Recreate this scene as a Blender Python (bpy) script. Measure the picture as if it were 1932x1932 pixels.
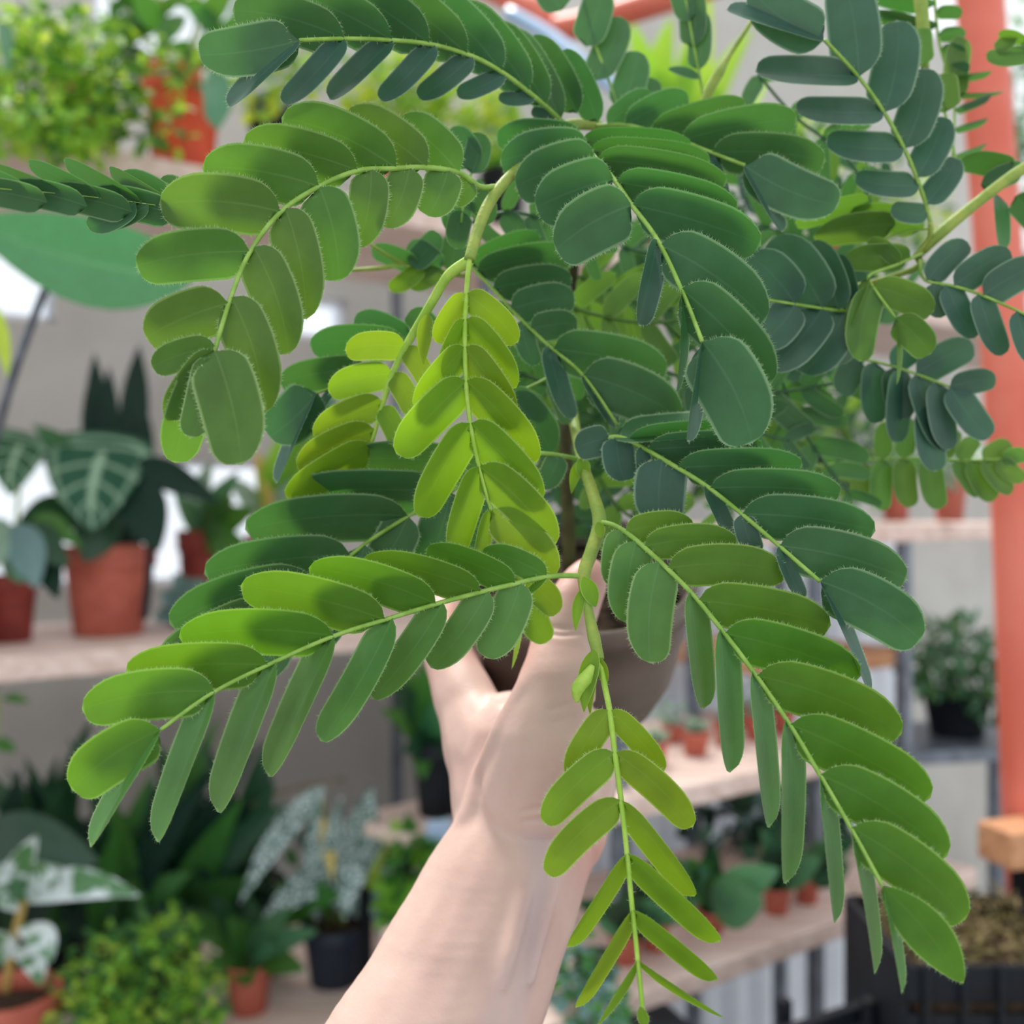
import bpy, bmesh, math, random
from mathutils import Vector, Matrix, noise
random.seed(7)
for o in list(bpy.data.objects): bpy.data.objects.remove(o)
SC = bpy.context.scene
COL = SC.collection
# ------------------------------------------------------------------ camera, light, exposure
F = 1896.0           # focal length in pixels of a 1932 px frame
CZ = 1.5             # camera height
cam = bpy.data.cameras.new('camera'); cam_o = bpy.data.objects.new('camera', cam); COL.objects.link(cam_o)
cam_o.location = (0, 0, CZ); cam_o.rotation_euler = (math.pi/2, 0, 0)
cam.sensor_width = 36; cam.lens = 36*F/1932; cam.clip_start = 0.02
cam.dof.use_dof = True; cam.dof.focus_distance = 0.325; cam.dof.aperture_fstop = 7.0
SC.camera = cam_o
world = bpy.data.worlds.new('world'); SC.world = world; world.use_nodes = True
wb = world.node_tree.nodes['Background']
wb.inputs[0].default_value = (0.93, 0.97, 1.0, 1); wb.inputs[1].default_value = 1.0
sun = bpy.data.lights.new('sun', 'SUN'); sun.energy = 4.2; sun.angle = math.radians(24); sun.color = (1, 0.96, 0.88)
sun_o = bpy.data.objects.new('sun', sun); COL.objects.link(sun_o)
sun_o.rotation_euler = Vector((0.25, -0.50, -1.0)).to_track_quat('-Z', 'Y').to_euler()
vs = SC.view_settings
vs.view_transform = 'Standard'; vs.look = 'None'; vs.gamma = 1; vs.use_curve_mapping = False; vs.exposure = 0.35

# ------------------------------------------------------------------ helpers
def P(x, y, d): return Vector(((x-966)/F*d, d, CZ+(966-y)/F*d))
WL = {}
def mesh_obj(name, verts, faces, mats, parent=None, origin=None, uvs=None, midx=None, smooth=True, attr=None):
    if origin is None:
        origin = sum(verts, Vector())/len(verts)
    me = bpy.data.meshes.new(name)
    me.from_pydata([tuple(v-origin) for v in verts], [], faces)
    for m in (mats if isinstance(mats, (list, tuple)) else [mats]): me.materials.append(m)
    if uvs is not None:
        l = me.uv_layers.new(name='UVMap')
        for poly in me.polygons:
            for li in poly.loop_indices: l.data[li].uv = uvs[me.loops[li].vertex_index]
    if midx is not None: me.polygons.foreach_set('material_index', midx)
    if smooth: me.polygons.foreach_set('use_smooth', [True]*len(me.polygons))
    if attr:
        for an, vals in attr.items():
            a = me.attributes.new(an, 'FLOAT', 'POINT'); a.data.foreach_set('value', vals)
    return link(name, me, parent, origin)
def link(name, me, parent, origin):
    o = bpy.data.objects.new(name, me); COL.objects.link(o)
    WL[o.name] = Vector(origin)
    if parent:
        o.parent = parent; o.location = Vector(origin)-WL[parent.name]
    else: o.location = origin
    return o
def thing(name, loc, label, cat, group=None):
    o = bpy.data.objects.new(name, None); COL.objects.link(o); o.location = loc; o.empty_display_size = .02
    WL[o.name] = Vector(loc); return tag(o, label, cat, group)
def tag(o, label=None, cat=None, group=None, kind=None):
    if label: o['label'] = label
    if cat: o['category'] = cat
    if group: o['group'] = group
    if kind: o['kind'] = kind
    return o
def srgb(r, g, b):
    f = lambda c: (c/255/12.92) if c/255 <= .04045 else ((c/255+.055)/1.055)**2.4
    return (f(r), f(g), f(b), 1)

# ------------------------------------------------------------------ materials
def newmat(name):
    m = bpy.data.materials.new(name); m.use_nodes = True
    nt = m.node_tree; nt.nodes.clear()
    out = nt.nodes.new('ShaderNodeOutputMaterial')
    return m, nt, out
def nd(nt, t, **kw):
    n = nt.nodes.new('ShaderNode'+t)
    for k, v in kw.items():
        if k.startswith('i_'):
            key = k[2:]; key = int(key) if key.isdigit() else key.replace('_', ' ')
            n.inputs[key].default_value = v
        else: setattr(n, k, v)
    return n
def math_(nt, op, a, b=None, c=None, clamp=False):
    n = nd(nt, 'Math', operation=op, use_clamp=clamp)
    for i, v in enumerate((a, b, c)):
        if v is None: continue
        if isinstance(v, (int, float)): n.inputs[i].default_value = v
        else: nt.links.new(v, n.inputs[i])
    return n.outputs[0]
def mixc(nt, fac, a, b):
    n = nd(nt, 'Mix', data_type='RGBA')
    for s, v in ((n.inputs[0], fac), (n.inputs[6], a), (n.inputs[7], b)):
        if isinstance(v, (int, float, tuple)): s.default_value = v
        else: nt.links.new(v, s)
    return n.outputs[2]
def step(nt, x, a, b):
    n = nd(nt, 'MapRange', interpolation_type='SMOOTHSTEP'); nt.links.new(x, n.inputs[0])
    n.inputs[1].default_value = a; n.inputs[2].default_value = b
    return n.outputs[0]
def noise_(nt, scale, detail=3, coord='Object', rough=.55):
    tc = nd(nt, 'TexCoord'); n = nd(nt, 'TexNoise'); n.inputs['Scale'].default_value = scale
    n.inputs['Detail'].default_value = detail; n.inputs['Roughness'].default_value = rough
    nt.links.new(tc.outputs[coord], n.inputs['Vector']); return n.outputs[0]
def leafmat(name, col, trans, tf=.4, rough=.5, spec=.35, rim=None, vein=None, kind=None, pat=None, vary=.10, bump=.15):
    m, nt, out = newmat(name); L = nt.links.new
    uv = nd(nt, 'UVMap'); sx = nd(nt, 'SeparateXYZ'); L(uv.outputs[0], sx.inputs[0])
    u = math_(nt, 'MULTIPLY', math_(nt, 'ABSOLUTE', math_(nt, 'SUBTRACT', sx.outputs[0], .5)), 2.0)
    v = sx.outputs[1]
    n1 = noise_(nt, 90, 3)
    c = mixc(nt, step(nt, n1, .3, .7), tuple(x*.88 for x in col[:3])+(1,), tuple(min(1, x*1.12) for x in col[:3])+(1,))
    t = mixc(nt, 0.0, trans, trans)
    if kind == 'veined':
        w = math_(nt, 'SUBTRACT', math_(nt, 'MULTIPLY', v, 4.0), math_(nt, 'MULTIPLY', u, 1.3))
        fr = math_(nt, 'ABSOLUTE', math_(nt, 'SUBTRACT', math_(nt, 'FRACT', w), .5))
        s = math_(nt, 'SUBTRACT', 1.0, step(nt, fr, .04, .13))
        mid = math_(nt, 'SUBTRACT', 1.0, step(nt, u, .05, .14))
        edge = math_(nt, 'MULTIPLY', step(nt, u, .72, .8), math_(nt, 'SUBTRACT', 1.0, step(nt, u, .84, .92)))
        mk = math_(nt, 'MAXIMUM', math_(nt, 'MAXIMUM', math_(nt, 'MULTIPLY', s, .75), mid), math_(nt, 'MULTIPLY', edge, .6))
        c = mixc(nt, mk, c, pat); t = mixc(nt, mk, t, pat)
    elif kind == 'speckled':
        tc = nd(nt, 'TexCoord'); vo = nd(nt, 'TexVoronoi'); vo.inputs['Scale'].default_value = 190; L(tc.outputs['Object'], vo.inputs['Vector'])
        mk = math_(nt, 'SUBTRACT', 1.0, step(nt, vo.outputs['Distance'], .38, .55))
        c = mixc(nt, mk, c, pat)
    elif kind == 'variegated':
        n2 = noise_(nt, 28, 2)
        mk = math_(nt, 'MAXIMUM', step(nt, n2, .50, .60), math_(nt, 'MULTIPLY', step(nt, u, .55, .8), step(nt, n2, .40, .55)))
        c = mixc(nt, mk, c, pat); t = mixc(nt, mk, t, pat)
    if vein:
        mk = math_(nt, 'SUBTRACT', 1.0, step(nt, u, .015, .06))
        mk = math_(nt, 'MULTIPLY', mk, math_(nt, 'SUBTRACT', .55, math_(nt, 'MULTIPLY', v, .40)))
        c = mixc(nt, mk, c, vein)
    if rim:
        mk = math_(nt, 'MAXIMUM', step(nt, u, .885, .955), step(nt, v, .972, .992))
        c = mixc(nt, math_(nt, 'MULTIPLY', mk, .85), c, rim)
    oi = nd(nt, 'ObjectInfo')
    vv = math_(nt, 'ADD', 1-vary, math_(nt, 'MULTIPLY', oi.outputs['Random'], 2*vary))
    def vary_(cc):
        h = nd(nt, 'HueSaturation'); L(cc, h.inputs['Color']); L(vv, h.inputs['Value'])
        L(math_(nt, 'ADD', .488, math_(nt, 'MULTIPLY', oi.outputs['Random'], .024)), h.inputs['Hue']); return h.outputs[0]
    c = vary_(c); t = vary_(t)
    pb = nd(nt, 'BsdfPrincipled'); L(c, pb.inputs['Base Color']); pb.inputs['Roughness'].default_value = rough
    pb.inputs['Specular IOR Level'].default_value = spec
    if bump:
        bp = nd(nt, 'Bump'); bp.inputs['Strength'].default_value = bump; bp.inputs['Distance'].default_value = .0004
        L(noise_(nt, 900, 2), bp.inputs['Height']); L(bp.outputs[0], pb.inputs['Normal'])
    tr = nd(nt, 'BsdfTranslucent'); L(t, tr.inputs[0])
    mx = nd(nt, 'MixShader'); mx.inputs[0].default_value = tf
    L(pb.outputs[0], mx.inputs[1]); L(tr.outputs[0], mx.inputs[2]); L(mx.outputs[0], out.inputs[0])
    return m
def plain(name, col, rough=.6, spec=.4, n=None, col2=None, scale=30, lo=.35, hi=.65, bump=0, bscale=200, metal=0, sss=0, coord='Object', detail=4):
    m, nt, out = newmat(name); L = nt.links.new
    pb = nd(nt, 'BsdfPrincipled'); pb.inputs['Roughness'].default_value = rough; pb.inputs['Specular IOR Level'].default_value = spec
    pb.inputs['Metallic'].default_value = metal
    if col2:
        L(mixc(nt, step(nt, noise_(nt, scale, detail, coord), lo, hi), col, col2), pb.inputs['Base Color'])
    else: pb.inputs['Base Color'].default_value = col
    if bump:
        bp = nd(nt, 'Bump'); bp.inputs['Strength'].default_value = bump; bp.inputs['Distance'].default_value = .002
        L(noise_(nt, bscale, 4, coord), bp.inputs['Height']); L(bp.outputs[0], pb.inputs['Normal'])
    L(pb.outputs[0], out.inputs[0]); return m
def woodmat(name, a, b):
    m, nt, out = newmat(name); L = nt.links.new
    tc = nd(nt, 'TexCoord'); mp = nd(nt, 'Mapping'); mp.inputs['Rotation'].default_value = (0, 0, -math.radians(35)); mp.inputs['Scale'].default_value = (3, 40, 40)
    L(tc.outputs['Object'], mp.inputs[0]); n = nd(nt, 'TexNoise'); n.inputs['Scale'].default_value = 2.5; n.inputs['Detail'].default_value = 5
    L(mp.outputs[0], n.inputs['Vector'])
    pb = nd(nt, 'BsdfPrincipled'); pb.inputs['Roughness'].default_value = .7
    L(mixc(nt, step(nt, n.outputs[0], .3, .7), a, b), pb.inputs['Base Color']); L(pb.outputs[0], out.inputs[0]); return m

RIM = srgb(150, 185, 130)
M = {}
M['dark'] = leafmat('leaf_mature_green', srgb(58, 101, 65), srgb(80, 136, 45), .30, .5, .42, rim=srgb(136, 165, 127), vein=srgb(90, 129, 94), vary=.05)
M['glauc'] = leafmat('leaf_mature_blue_green', srgb(49, 85, 71), srgb(63, 113, 54), .24, .48, .5, rim=srgb(127, 152, 131), vein=srgb(76, 110, 94), vary=.05)
M['mid'] = leafmat('leaf_mid_green', srgb(78, 116, 52), srgb(110, 156, 40), .36, .52, .36, rim=srgb(143, 172, 109), vein=srgb(109, 143, 78), vary=.05)
M['lime'] = leafmat('leaf_young_lime', srgb(107, 141, 40), srgb(149, 186, 27), .45, .5, .35, rim=srgb(174, 197, 109), vein=srgb(127, 161, 65), vary=.05)
M['fresh'] = leafmat('leaf_fresh_green', srgb(76, 121, 42), srgb(116, 167, 25), .40, .5, .35, rim=srgb(148, 183, 95), vein=srgb(101, 141, 60), vary=.05)
M['under'] = leafmat('leaf_fresh_underside_sheen', srgb(76, 126, 60), srgb(109, 158, 54), .32, .5, .45, rim=srgb(145, 177, 118), vein=srgb(101, 145, 94), vary=.05)  # hanging leaflets: paler underside green with a bluish sky sheen painted in
M['hair'] = plain('fine_plant_hair', srgb(190, 212, 165), .7, .2)
M['stem'] = plain('green_stem', srgb(125, 150, 62), .55, .35, col2=srgb(150, 165, 75), scale=120, bump=.2, bscale=600)
M['bark'] = plain('brown_green_bark', srgb(84, 82, 48), .7, .2, col2=srgb(62, 58, 38), scale=90)
M['rachis'] = plain('leaf_stalk_green', srgb(120, 158, 62), .55, .35, col2=srgb(145, 180, 85), scale=150)
M['limestalk'] = plain('young_stalk_lime', srgb(140, 178, 60), .55, .35, col2=srgb(165, 195, 85), scale=150)
M['terra'] = plain('terracotta_plastic', srgb(188, 102, 84), .6, .3, col2=srgb(166, 84, 68), scale=18, bump=.1)
M['orange'] = plain('bright_orange_plastic', srgb(222, 84, 44), .5, .4, col2=srgb(200, 70, 36), scale=12)
M['terradark'] = plain('dark_terracotta', srgb(140, 58, 48), .65, .3, col2=srgb(112, 44, 38), scale=20)
M['black'] = plain('black_plastic', srgb(22, 27, 34), .6, .25, col2=srgb(15, 18, 24), scale=20)
M['navy'] = plain('navy_plastic', srgb(32, 42, 60), .5, .4, col2=srgb(26, 34, 48), scale=20)
M['taupe'] = plain('taupe_plastic', srgb(112, 98, 90), .5, .35, col2=srgb(98, 86, 80), scale=25)
M['soil'] = plain('dark_soil', srgb(44, 34, 28), .9, .1, col2=srgb(82, 66, 54), scale=160, bump=.8, bscale=300)
M['wood'] = woodmat('pale_plank_wood', srgb(232, 210, 200), srgb(206, 178, 166))
M['wood2'] = woodmat('orange_plank_wood', srgb(205, 150, 110), srgb(180, 125, 88))
M['wall'] = plain('grey_plaster', srgb(192, 189, 184), .5, .4, col2=srgb(176, 172, 167), scale=3, bump=.15, bscale=12)
M['white'] = plain('white_panel', srgb(228, 232, 240), .45, .4, col2=srgb(205, 210, 220), scale=4)
M['steel'] = plain('grey_steel', srgb(120, 128, 140), .4, .5, metal=.4, col2=srgb(95, 102, 112), scale=30)
M['post'] = plain('orange_red_paint', srgb(222, 118, 98), .45, .45, col2=srgb(208, 98, 78), scale=6, bump=.1)
M['floor'] = plain('grey_concrete', srgb(120, 116, 112), .8, .2, col2=srgb(98, 95, 92), scale=6, bump=.3)
M['blue'] = plain('pale_blue_plastic', srgb(175, 198, 225), .35, .5, col2=srgb(150, 178, 210), scale=8)
M['moss'] = plain('dry_moss', srgb(128, 112, 82), .9, .1, col2=srgb(84, 78, 46), scale=60)
# background foliage
def bgl(k, col, tr, tf=.35, **kw): M[k] = leafmat('leaf_'+k, col, tr, tf, **kw)
bgl('bright', srgb(125, 178, 66), srgb(185, 230, 70), .5, rough=.4)
bgl('yellowgreen', srgb(172, 200, 78), srgb(215, 235, 80), .5, rough=.4)
bgl('bggreen', srgb(62, 112, 52), srgb(100, 160, 50), .35, rough=.4)
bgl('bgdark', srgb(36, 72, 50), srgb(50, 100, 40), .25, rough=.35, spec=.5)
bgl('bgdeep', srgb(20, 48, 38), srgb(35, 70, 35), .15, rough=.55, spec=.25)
bgl('glossy', srgb(62, 120, 82), srgb(90, 160, 95), .35, rough=.25, spec=.6, vein=srgb(130, 180, 130))
bgl('pale', srgb(142, 170, 150), srgb(170, 195, 160), .3, rough=.4)
bgl('bluegrey', srgb(110, 140, 138), srgb(120, 155, 130), .2, rough=.35)
bgl('veined', srgb(40, 84, 62), srgb(60, 110, 60), .2, rough=.4, kind='veined', pat=srgb(150, 180, 150), bump=0)
bgl('speckled', srgb(70, 100, 92), srgb(90, 130, 90), .15, rough=.4, kind='speckled', pat=srgb(205, 222, 222), bump=0)
bgl('variegated', srgb(82, 128, 84), srgb(120, 170, 90), .25, rough=.35, kind='variegated', pat=srgb(225, 236, 238), bump=0)
bgl('dryleaf', srgb(205, 180, 105), srgb(215, 190, 90), .35, rough=.6)
bgl('grassy', srgb(76, 124, 92), srgb(110, 160, 90), .3, rough=.45)

# ------------------------------------------------------------------ leaf blades
def prof(kind, t):
    """half-width (upper, lower) as a share of the full half-width"""
    if kind == 'leaflet':
        r = lambda k: math.sqrt(max(0, 1-(1-min(1, t/k))**2))
        fa = lambda s_, p_: 1 if t < s_ else max(0, 1-((t-s_)/(1-s_))**p_)**.52
        w = .90+.10*math.sin(math.pi*min(1, t*1.1))
        return r(.19)*fa(.66, 2.1)*w, r(.22)*fa(.80, 2.4)*w*(1.10-.12*t)
    if kind == 'thin':
        s = max(0, math.sin(math.pi*t**.85))**.6; return s, s
    if kind == 'oval':
        s = max(0, math.sin(math.pi*t**.9))**.75; return s, s
    if kind == 'lance':
        s = max(0, math.sin(math.pi*t**.7))**.9; return s, s
    if kind == 'heart':
        s = min(1, (t/.12))**.5*max(0, 1-t**1.7)**.8; return s, s
    if kind == 'strap':
        s = min(1, .55+t*1.2)*(1 if t < .7 else max(0, 1-((t-.7)/.3)**1.8)); return s, s
def leaf_geo(B, T, W, hint, roll=.2, kind='leaflet', bend=.03, fold=.10, curl=.06, NL=12, NW=3, wave=0, ph=0):
    """B base, T tip (world), W full width in metres, hint: direction the near/upper edge points to"""
    ax = T-B; L = ax.length; a = ax/L
    n0 = (Vector((0, 0, CZ))-(B+T)/2).normalized(); n0 = (n0-a*n0.dot(a)).normalized()
    p = a.cross(n0).normalized()
    if p.dot(hint) < 0: p = -p
    w = math.cos(roll)*p+math.sin(roll)*n0
    n = -math.sin(roll)*p+math.cos(roll)*n0
    vs_, uv = [], []
    for i in range(NL+1):
        s = i/NL; t = .5-.5*math.cos(math.pi*s); t = .35*s+.65*t
        hu, hl = prof(kind, t)
        for j in range(-NW, NW+1):
            u = j/NW; h = (hu if u > 0 else hl)*W*.5
            al = t
            if kind == 'leaflet' and u < 0: al = t+.07*u*u*(1-t)**3
            if kind == 'heart': al = t-.30*abs(u)**1.4*(1-t)**3
            pos = B+a*(L*al)+w*(u*h+bend*L*4*t*(1-t))+n*(fold*abs(u)*h-curl*L*(t*t-t*.9)*1.0)
            if wave: pos += n*(wave*W*abs(u)*math.sin(t*9+ph+u*2))
            vs_.append(pos); uv.append((.5+.5*u, t))
    fs = []
    K = 2*NW+1
    for i in range(NL):
        for j in range(K-1):
            q = i*K+j; fs.append((q, q+1, q+K+1, q+K))
    return vs_, fs, uv, (w, n, a)
def leaf_hairs(vs_, NL, NW, n, ln, rnd, cnt=2):
    """short fine hairs standing off the blade's edge"""
    K = 2*NW+1; hv, hf = [], []
    ring = [i*K for i in range(NL+1)]+[i*K+K-1 for i in range(NL, -1, -1)]
    c = [i*K+NW for i in range(NL+1)]; c = c+c[::-1]
    for q in range(len(ring)-1):
        A, Bv = vs_[ring[q]], vs_[ring[q+1]]; e = Bv-A
        if e.length < 1e-6: continue
        outw = ((A+Bv)/2-vs_[c[q]])
        if outw.length < 1e-6: continue
        outw = (outw-e*(outw.dot(e)/e.length_squared))
        if outw.length < 1e-7: continue
        outw.normalize()
        for k in range(max(1, int(e.length/.00038))):
            f = rnd.random(); b = A+e*f; l = ln*rnd.uniform(.35, 1.1)
            tip = b+outw*l+e.normalized()*l*rnd.uniform(-.5, .5)+n*l*rnd.uniform(-.4, .5)
            s = e.normalized()*.000035
            i0 = len(hv); hv += [b-s-outw*.0002, b+s-outw*.0002, tip]; hf.append((i0, i0+1, i0+2))
    return hv, hf
def tube_geo(pts, rad, sides=8, sub=4, cap=True):
    """smooth tube through world points; rad: list of radii"""
    Q, R = [], []
    n = len(pts)
    for i in range(n-1):
        p0 = pts[max(0, i-1)]; p1 = pts[i]; p2 = pts[i+1]; p3 = pts[min(n-1, i+2)]
        for k in range(sub):
            t = k/sub
            Q.append(.5*((2*p1)+(p2-p0)*t+(2*p0-5*p1+4*p2-p3)*t*t+(3*p1-p0-3*p2+p3)*t**3)); R.append(rad[i]*(1-t)+rad[i+1]*t)
    Q.append(pts[-1]); R.append(rad[-1])
    vs_, fs = [], []
    ref = Vector((.31, -.5, .81))
    for i, q in enumerate(Q):
        d = (Q[min(len(Q)-1, i+1)]-Q[max(0, i-1)]).normalized()
        x = d.cross(ref).normalized(); y = d.cross(x)
        for k in range(sides):
            an = 2*math.pi*k/sides; vs_.append(q+(x*math.cos(an)+y*math.sin(an))*R[i])
    for i in range(len(Q)-1):
        for k in range(sides):
            fs.append((i*sides+k, i*sides+(k+1) % sides, (i+1)*sides+(k+1) % sides, (i+1)*sides+k))
    if cap:
        fs.append(tuple(range(sides))[::-1]); fs.append(tuple((len(Q)-1)*sides+k for k in range(sides)))
    return vs_, fs, Q, R
def tube(name, pts, rad, mat, parent=None, sides=8, sub=4, hairs=0, label=None):
    if isinstance(rad, (int, float)): rad = [rad]*len(pts)
    vs_, fs, Q, R = tube_geo(pts, rad, sides, sub)
    mi = [0]*len(fs); mats = [mat]
    if hairs:
        rnd = random.Random(len(Q)*13+int(pts[0].x*1e4)); mats = [mat, M['hair']]
        for i in range(len(Q)-1):
            e = Q[i+1]-Q[i]
            for k in range(int(e.length/.0006*hairs)):
                f = rnd.random(); o = Vector((rnd.uniform(-1, 1), rnd.uniform(-1, .3), rnd.uniform(-1, 1)))
                en = e.normalized(); o = (o-en*o.dot(en)).normalized()
                b = Q[i]+e*f+o*R[i]*.95; l = .0011*rnd.uniform(.5, 1.1); s = en*.00005
                i0 = len(vs_); vs_ += [b-s, b+s, b+o*l+en*l*rnd.uniform(-.5, .5)]; fs.append((i0, i0+1, i0+2)); mi.append(1)
    o = mesh_obj(name, vs_, fs, mats, parent, pts[0], midx=mi)
    if label: o['label'] = label
    return o
def box_geo(c, sx, sy, sz, ang=0, bev=0):
    """box centred at c, turned by ang about z"""
    ca, sa = math.cos(ang), math.sin(ang); vs_ = []
    for z in (-1, 1):
        for x, y in ((-1, -1), (1, -1), (1, 1), (-1, 1)):
            X, Y = x*sx/2, y*sy/2
            vs_.append(Vector((c[0]+X*ca-Y*sa, c[1]+X*sa+Y*ca, c[2]+z*sz/2)))
    return vs_, [(3, 2, 1, 0), (4, 5, 6, 7), (0, 1, 5, 4), (1, 2, 6, 5), (2, 3, 7, 6), (3, 0, 4, 7)]
def box(name, c, s, mat, parent=None, ang=0, bev=.002):
    vs_, fs = box_geo((0, 0, 0), *s, ang)
    bm = bmesh.new(); bv = [bm.verts.new(v) for v in vs_]
    for f in fs: bm.faces.new([bv[i] for i in f])
    if bev: bmesh.ops.bevel(bm, geom=list(bm.edges), offset=bev, segments=2, affect='EDGES', profile=.5)
    me = bpy.data.meshes.new(name); bm.to_mesh(me); bm.free(); me.materials.append(mat)
    return link(name, me, parent, Vector(c))
def lathe_geo(c, prof_, seg=32, tilt=None):
    vs_, fs = [], []
    for r, z in prof_:
        for k in range(seg):
            a = 2*math.pi*k/seg; v = Vector((r*math.cos(a), r*math.sin(a), z))
            if tilt: v = tilt @ v
            vs_.append(Vector(c)+v)
    for i in range(len(prof_)-1):
        for k in range(seg):
            fs.append((i*seg+k, i*seg+(k+1) % seg, (i+1)*seg+(k+1) % seg, (i+1)*seg+k))
    fs.append(tuple(range(seg))[::-1])
    return vs_, fs
def make_pot(parent, c, r, h, mat, rim=True, seg=28, soil=True):
    if rim: pr = [(r*.70, 0), (r*.72, .003), (r*.88, h*.74), (r*.90, h*.76), (r*.99, h*.77), (r, h*.79), (r*1.02, h*.985), (r*1.0, h), (r*.93, h), (r*.9, h*.9), (r*.86, h*.72)]
    else: pr = [(r*.72, 0), (r*.74, .003), (r*.98, h*.95), (r*1.03, h*.96), (r*1.03, h*.99), (r, h), (r*.94, h), (r*.92, h*.9), (r*.88, h*.72)]
    vs_, fs = lathe_geo(c, pr, seg); o = mesh_obj('pot', vs_, fs, mat, parent, Vector(c))
    if soil:
        vs_, fs = lathe_geo(c, [(r*.90, h*.84), (r*.6, h*.87), (r*.2, h*.89), (.001, h*.895)], 20)
        mesh_obj('soil', vs_, fs, M['soil'], parent, Vector(c))
    return o
# ================================================================== SETTING
A35 = math.radians(35)
DV = Vector((math.cos(A35), math.sin(A35), 0)); NV = Vector((-math.sin(A35), math.cos(A35), 0))
L0 = Vector((-.662, 1.30, 0))
def along(s, b, z): return L0+DV*s+NV*b+Vector((0, 0, CZ+z))
tag(box('floor', (0.4, 1.6, -.03), (7, 6, .06), M['floor'], bev=0), kind='structure')
# back wall: bays of plaster around windows and one opening added to imitate glints
WB = .50   # wall face behind the rack front
def wall_piece(s0, s1, z0, z1):
    vs_, fs = box_geo((0, 0, 0), s1-s0, .06, z1-z0, A35)
    c = along((s0+s1)/2, WB+.03, (z0+z1)/2); return [v+c for v in vs_], fs
def s_of(px):
    k = (px-966)/F; # intersect the pixel column with the wall plane
    o = L0+NV*WB; return (k*o.y-o.x)/(DV.x-k*DV.y)
def z_of(px, py):
    o = L0+NV*WB+DV*s_of(px); return (966-py)/F*o.y
wins_and_glint = [(s_of(-260), s_of(105), z_of(60, 605), z_of(60, 470)), (s_of(-260), s_of(540), z_of(250, 1105), z_of(250, 865)),
        (s_of(175), s_of(455), z_of(300, 140), z_of(300, -80)), (s_of(530), s_of(655), z_of(600, 640), z_of(600, 560))]  # last opening is made up: its bright pane imitates glints on the wall
ss = sorted({-1.0, 3.4}|{w[0] for w in wins_and_glint}|{w[1] for w in wins_and_glint}); zs = sorted({-CZ, 1.6}|{w[2] for w in wins_and_glint}|{w[3] for w in wins_and_glint})
wv, wf = [], []
for i in range(len(ss)-1):
    for j in range(len(zs)-1):
        cs, cz = (ss[i]+ss[i+1])/2, (zs[j]+zs[j+1])/2
        if any(w[0] < cs < w[1] and w[2] < cz < w[3] for w in wins_and_glint): continue
        v, f = wall_piece(ss[i], ss[i+1], zs[j], zs[j+1]); n = len(wv); wv += v; wf += [tuple(q+n for q in g) for g in f]
tag(mesh_obj('wall_back', wv, wf, M['wall'], None, along(0, WB, -CZ), smooth=False), kind='structure')
def glassmat():
    m, nt, out = newmat('clear_polythene'); L = nt.links.new
    a = nd(nt, 'BsdfTransparent'); a.inputs[0].default_value = (.97, .98, 1, 1); b = nd(nt, 'BsdfGlossy'); b.inputs['Roughness'].default_value = .15
    mx = nd(nt, 'MixShader'); mx.inputs[0].default_value = .05; L(a.outputs[0], mx.inputs[1]); L(b.outputs[0], mx.inputs[2]); L(mx.outputs[0], out.inputs[0]); return m
M['glass'] = glassmat()
for k, (s0, s1, z0, z1) in enumerate(wins_and_glint):
    fr_v, fr_f = [], []
    for (a, b, c, d) in ((s0, s1, z0, z0+.012), (s0, s1, z1-.012, z1), (s0, s0+.012, z0, z1), (s1-.012, s1, z0, z1)):
        v, f = box_geo((0, 0, 0), b-a, .03, d-c, A35); cc = along((a+b)/2, WB+.03, (c+d)/2); n = len(fr_v)
        fr_v += [q+cc for q in v]; fr_f += [tuple(q+n for q in g) for g in f]
    wo = mesh_obj('window_or_glint_%d' % (k+1), fr_v, fr_f, M['white'], None, along(s0, WB+.03, z0), smooth=False); tag(wo, kind='structure')
    v, f = box_geo((0, 0, 0), s1-s0-.024, .003, z1-z0-.024, A35); cc = along((s0+s1)/2, WB+.03, (z0+z1)/2)
    mesh_obj('pane', [q+cc for q in v], f, M['glass'], wo, cc, smooth=False)

# ------------------------------------------------------------------ shelf racks
def rack(loc, label, levels, s0, s1, depth, thick, posts, zlow, ztop, front=0, base=L0, steel=M['steel']):
    t = thing('shelf_rack', loc, label, 'shelf')
    ctr = lambda s, b, z: base+DV*s+NV*b+Vector((0, 0, CZ+z))
    for z, f, a, b2, mt in levels:
        c = ctr((a+b2)/2, f+depth/2, z-thick/2)
        box('shelf_board', c, (b2-a, depth, thick), M[mt], t, A35, .003)
    for s in posts:
        for b in (.04, depth-.03):
            box('upright', ctr(s, b, (zlow+ztop)/2), (.018, .018, ztop-zlow), steel, t, A35, .002)
    return t
rack(along(0, .2, -CZ), 'long wooden shelf rack along the grey wall behind the leaves', [(.50, 0, -.5, 3.1, 'wood'), (-.185, -.03, -.5, 1.2, 'wood'), (-.72, -.14, -.5, .95, 'wood')],
     -.5, 2.2, .40, .032, (-.12, .78), -CZ, .5)
# bench on the right, nearer
R0 = Vector((.107, 1.10, 0))
rack(R0+DV*.4+Vector((0, 0, 0)), 'pale plank bench with three shelves beside the orange post', [(-.018, .03, .34, 1.1, 'wood'), (-.318, 0, .0, .47, 'wood'), (-.505, -.05, -.15, .64, 'wood'), (-.215, .10, .42, .70, 'wood2')],
     0, 1, .30, .026, (.05, .40, .60), -CZ, -.018, base=R0)
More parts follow.
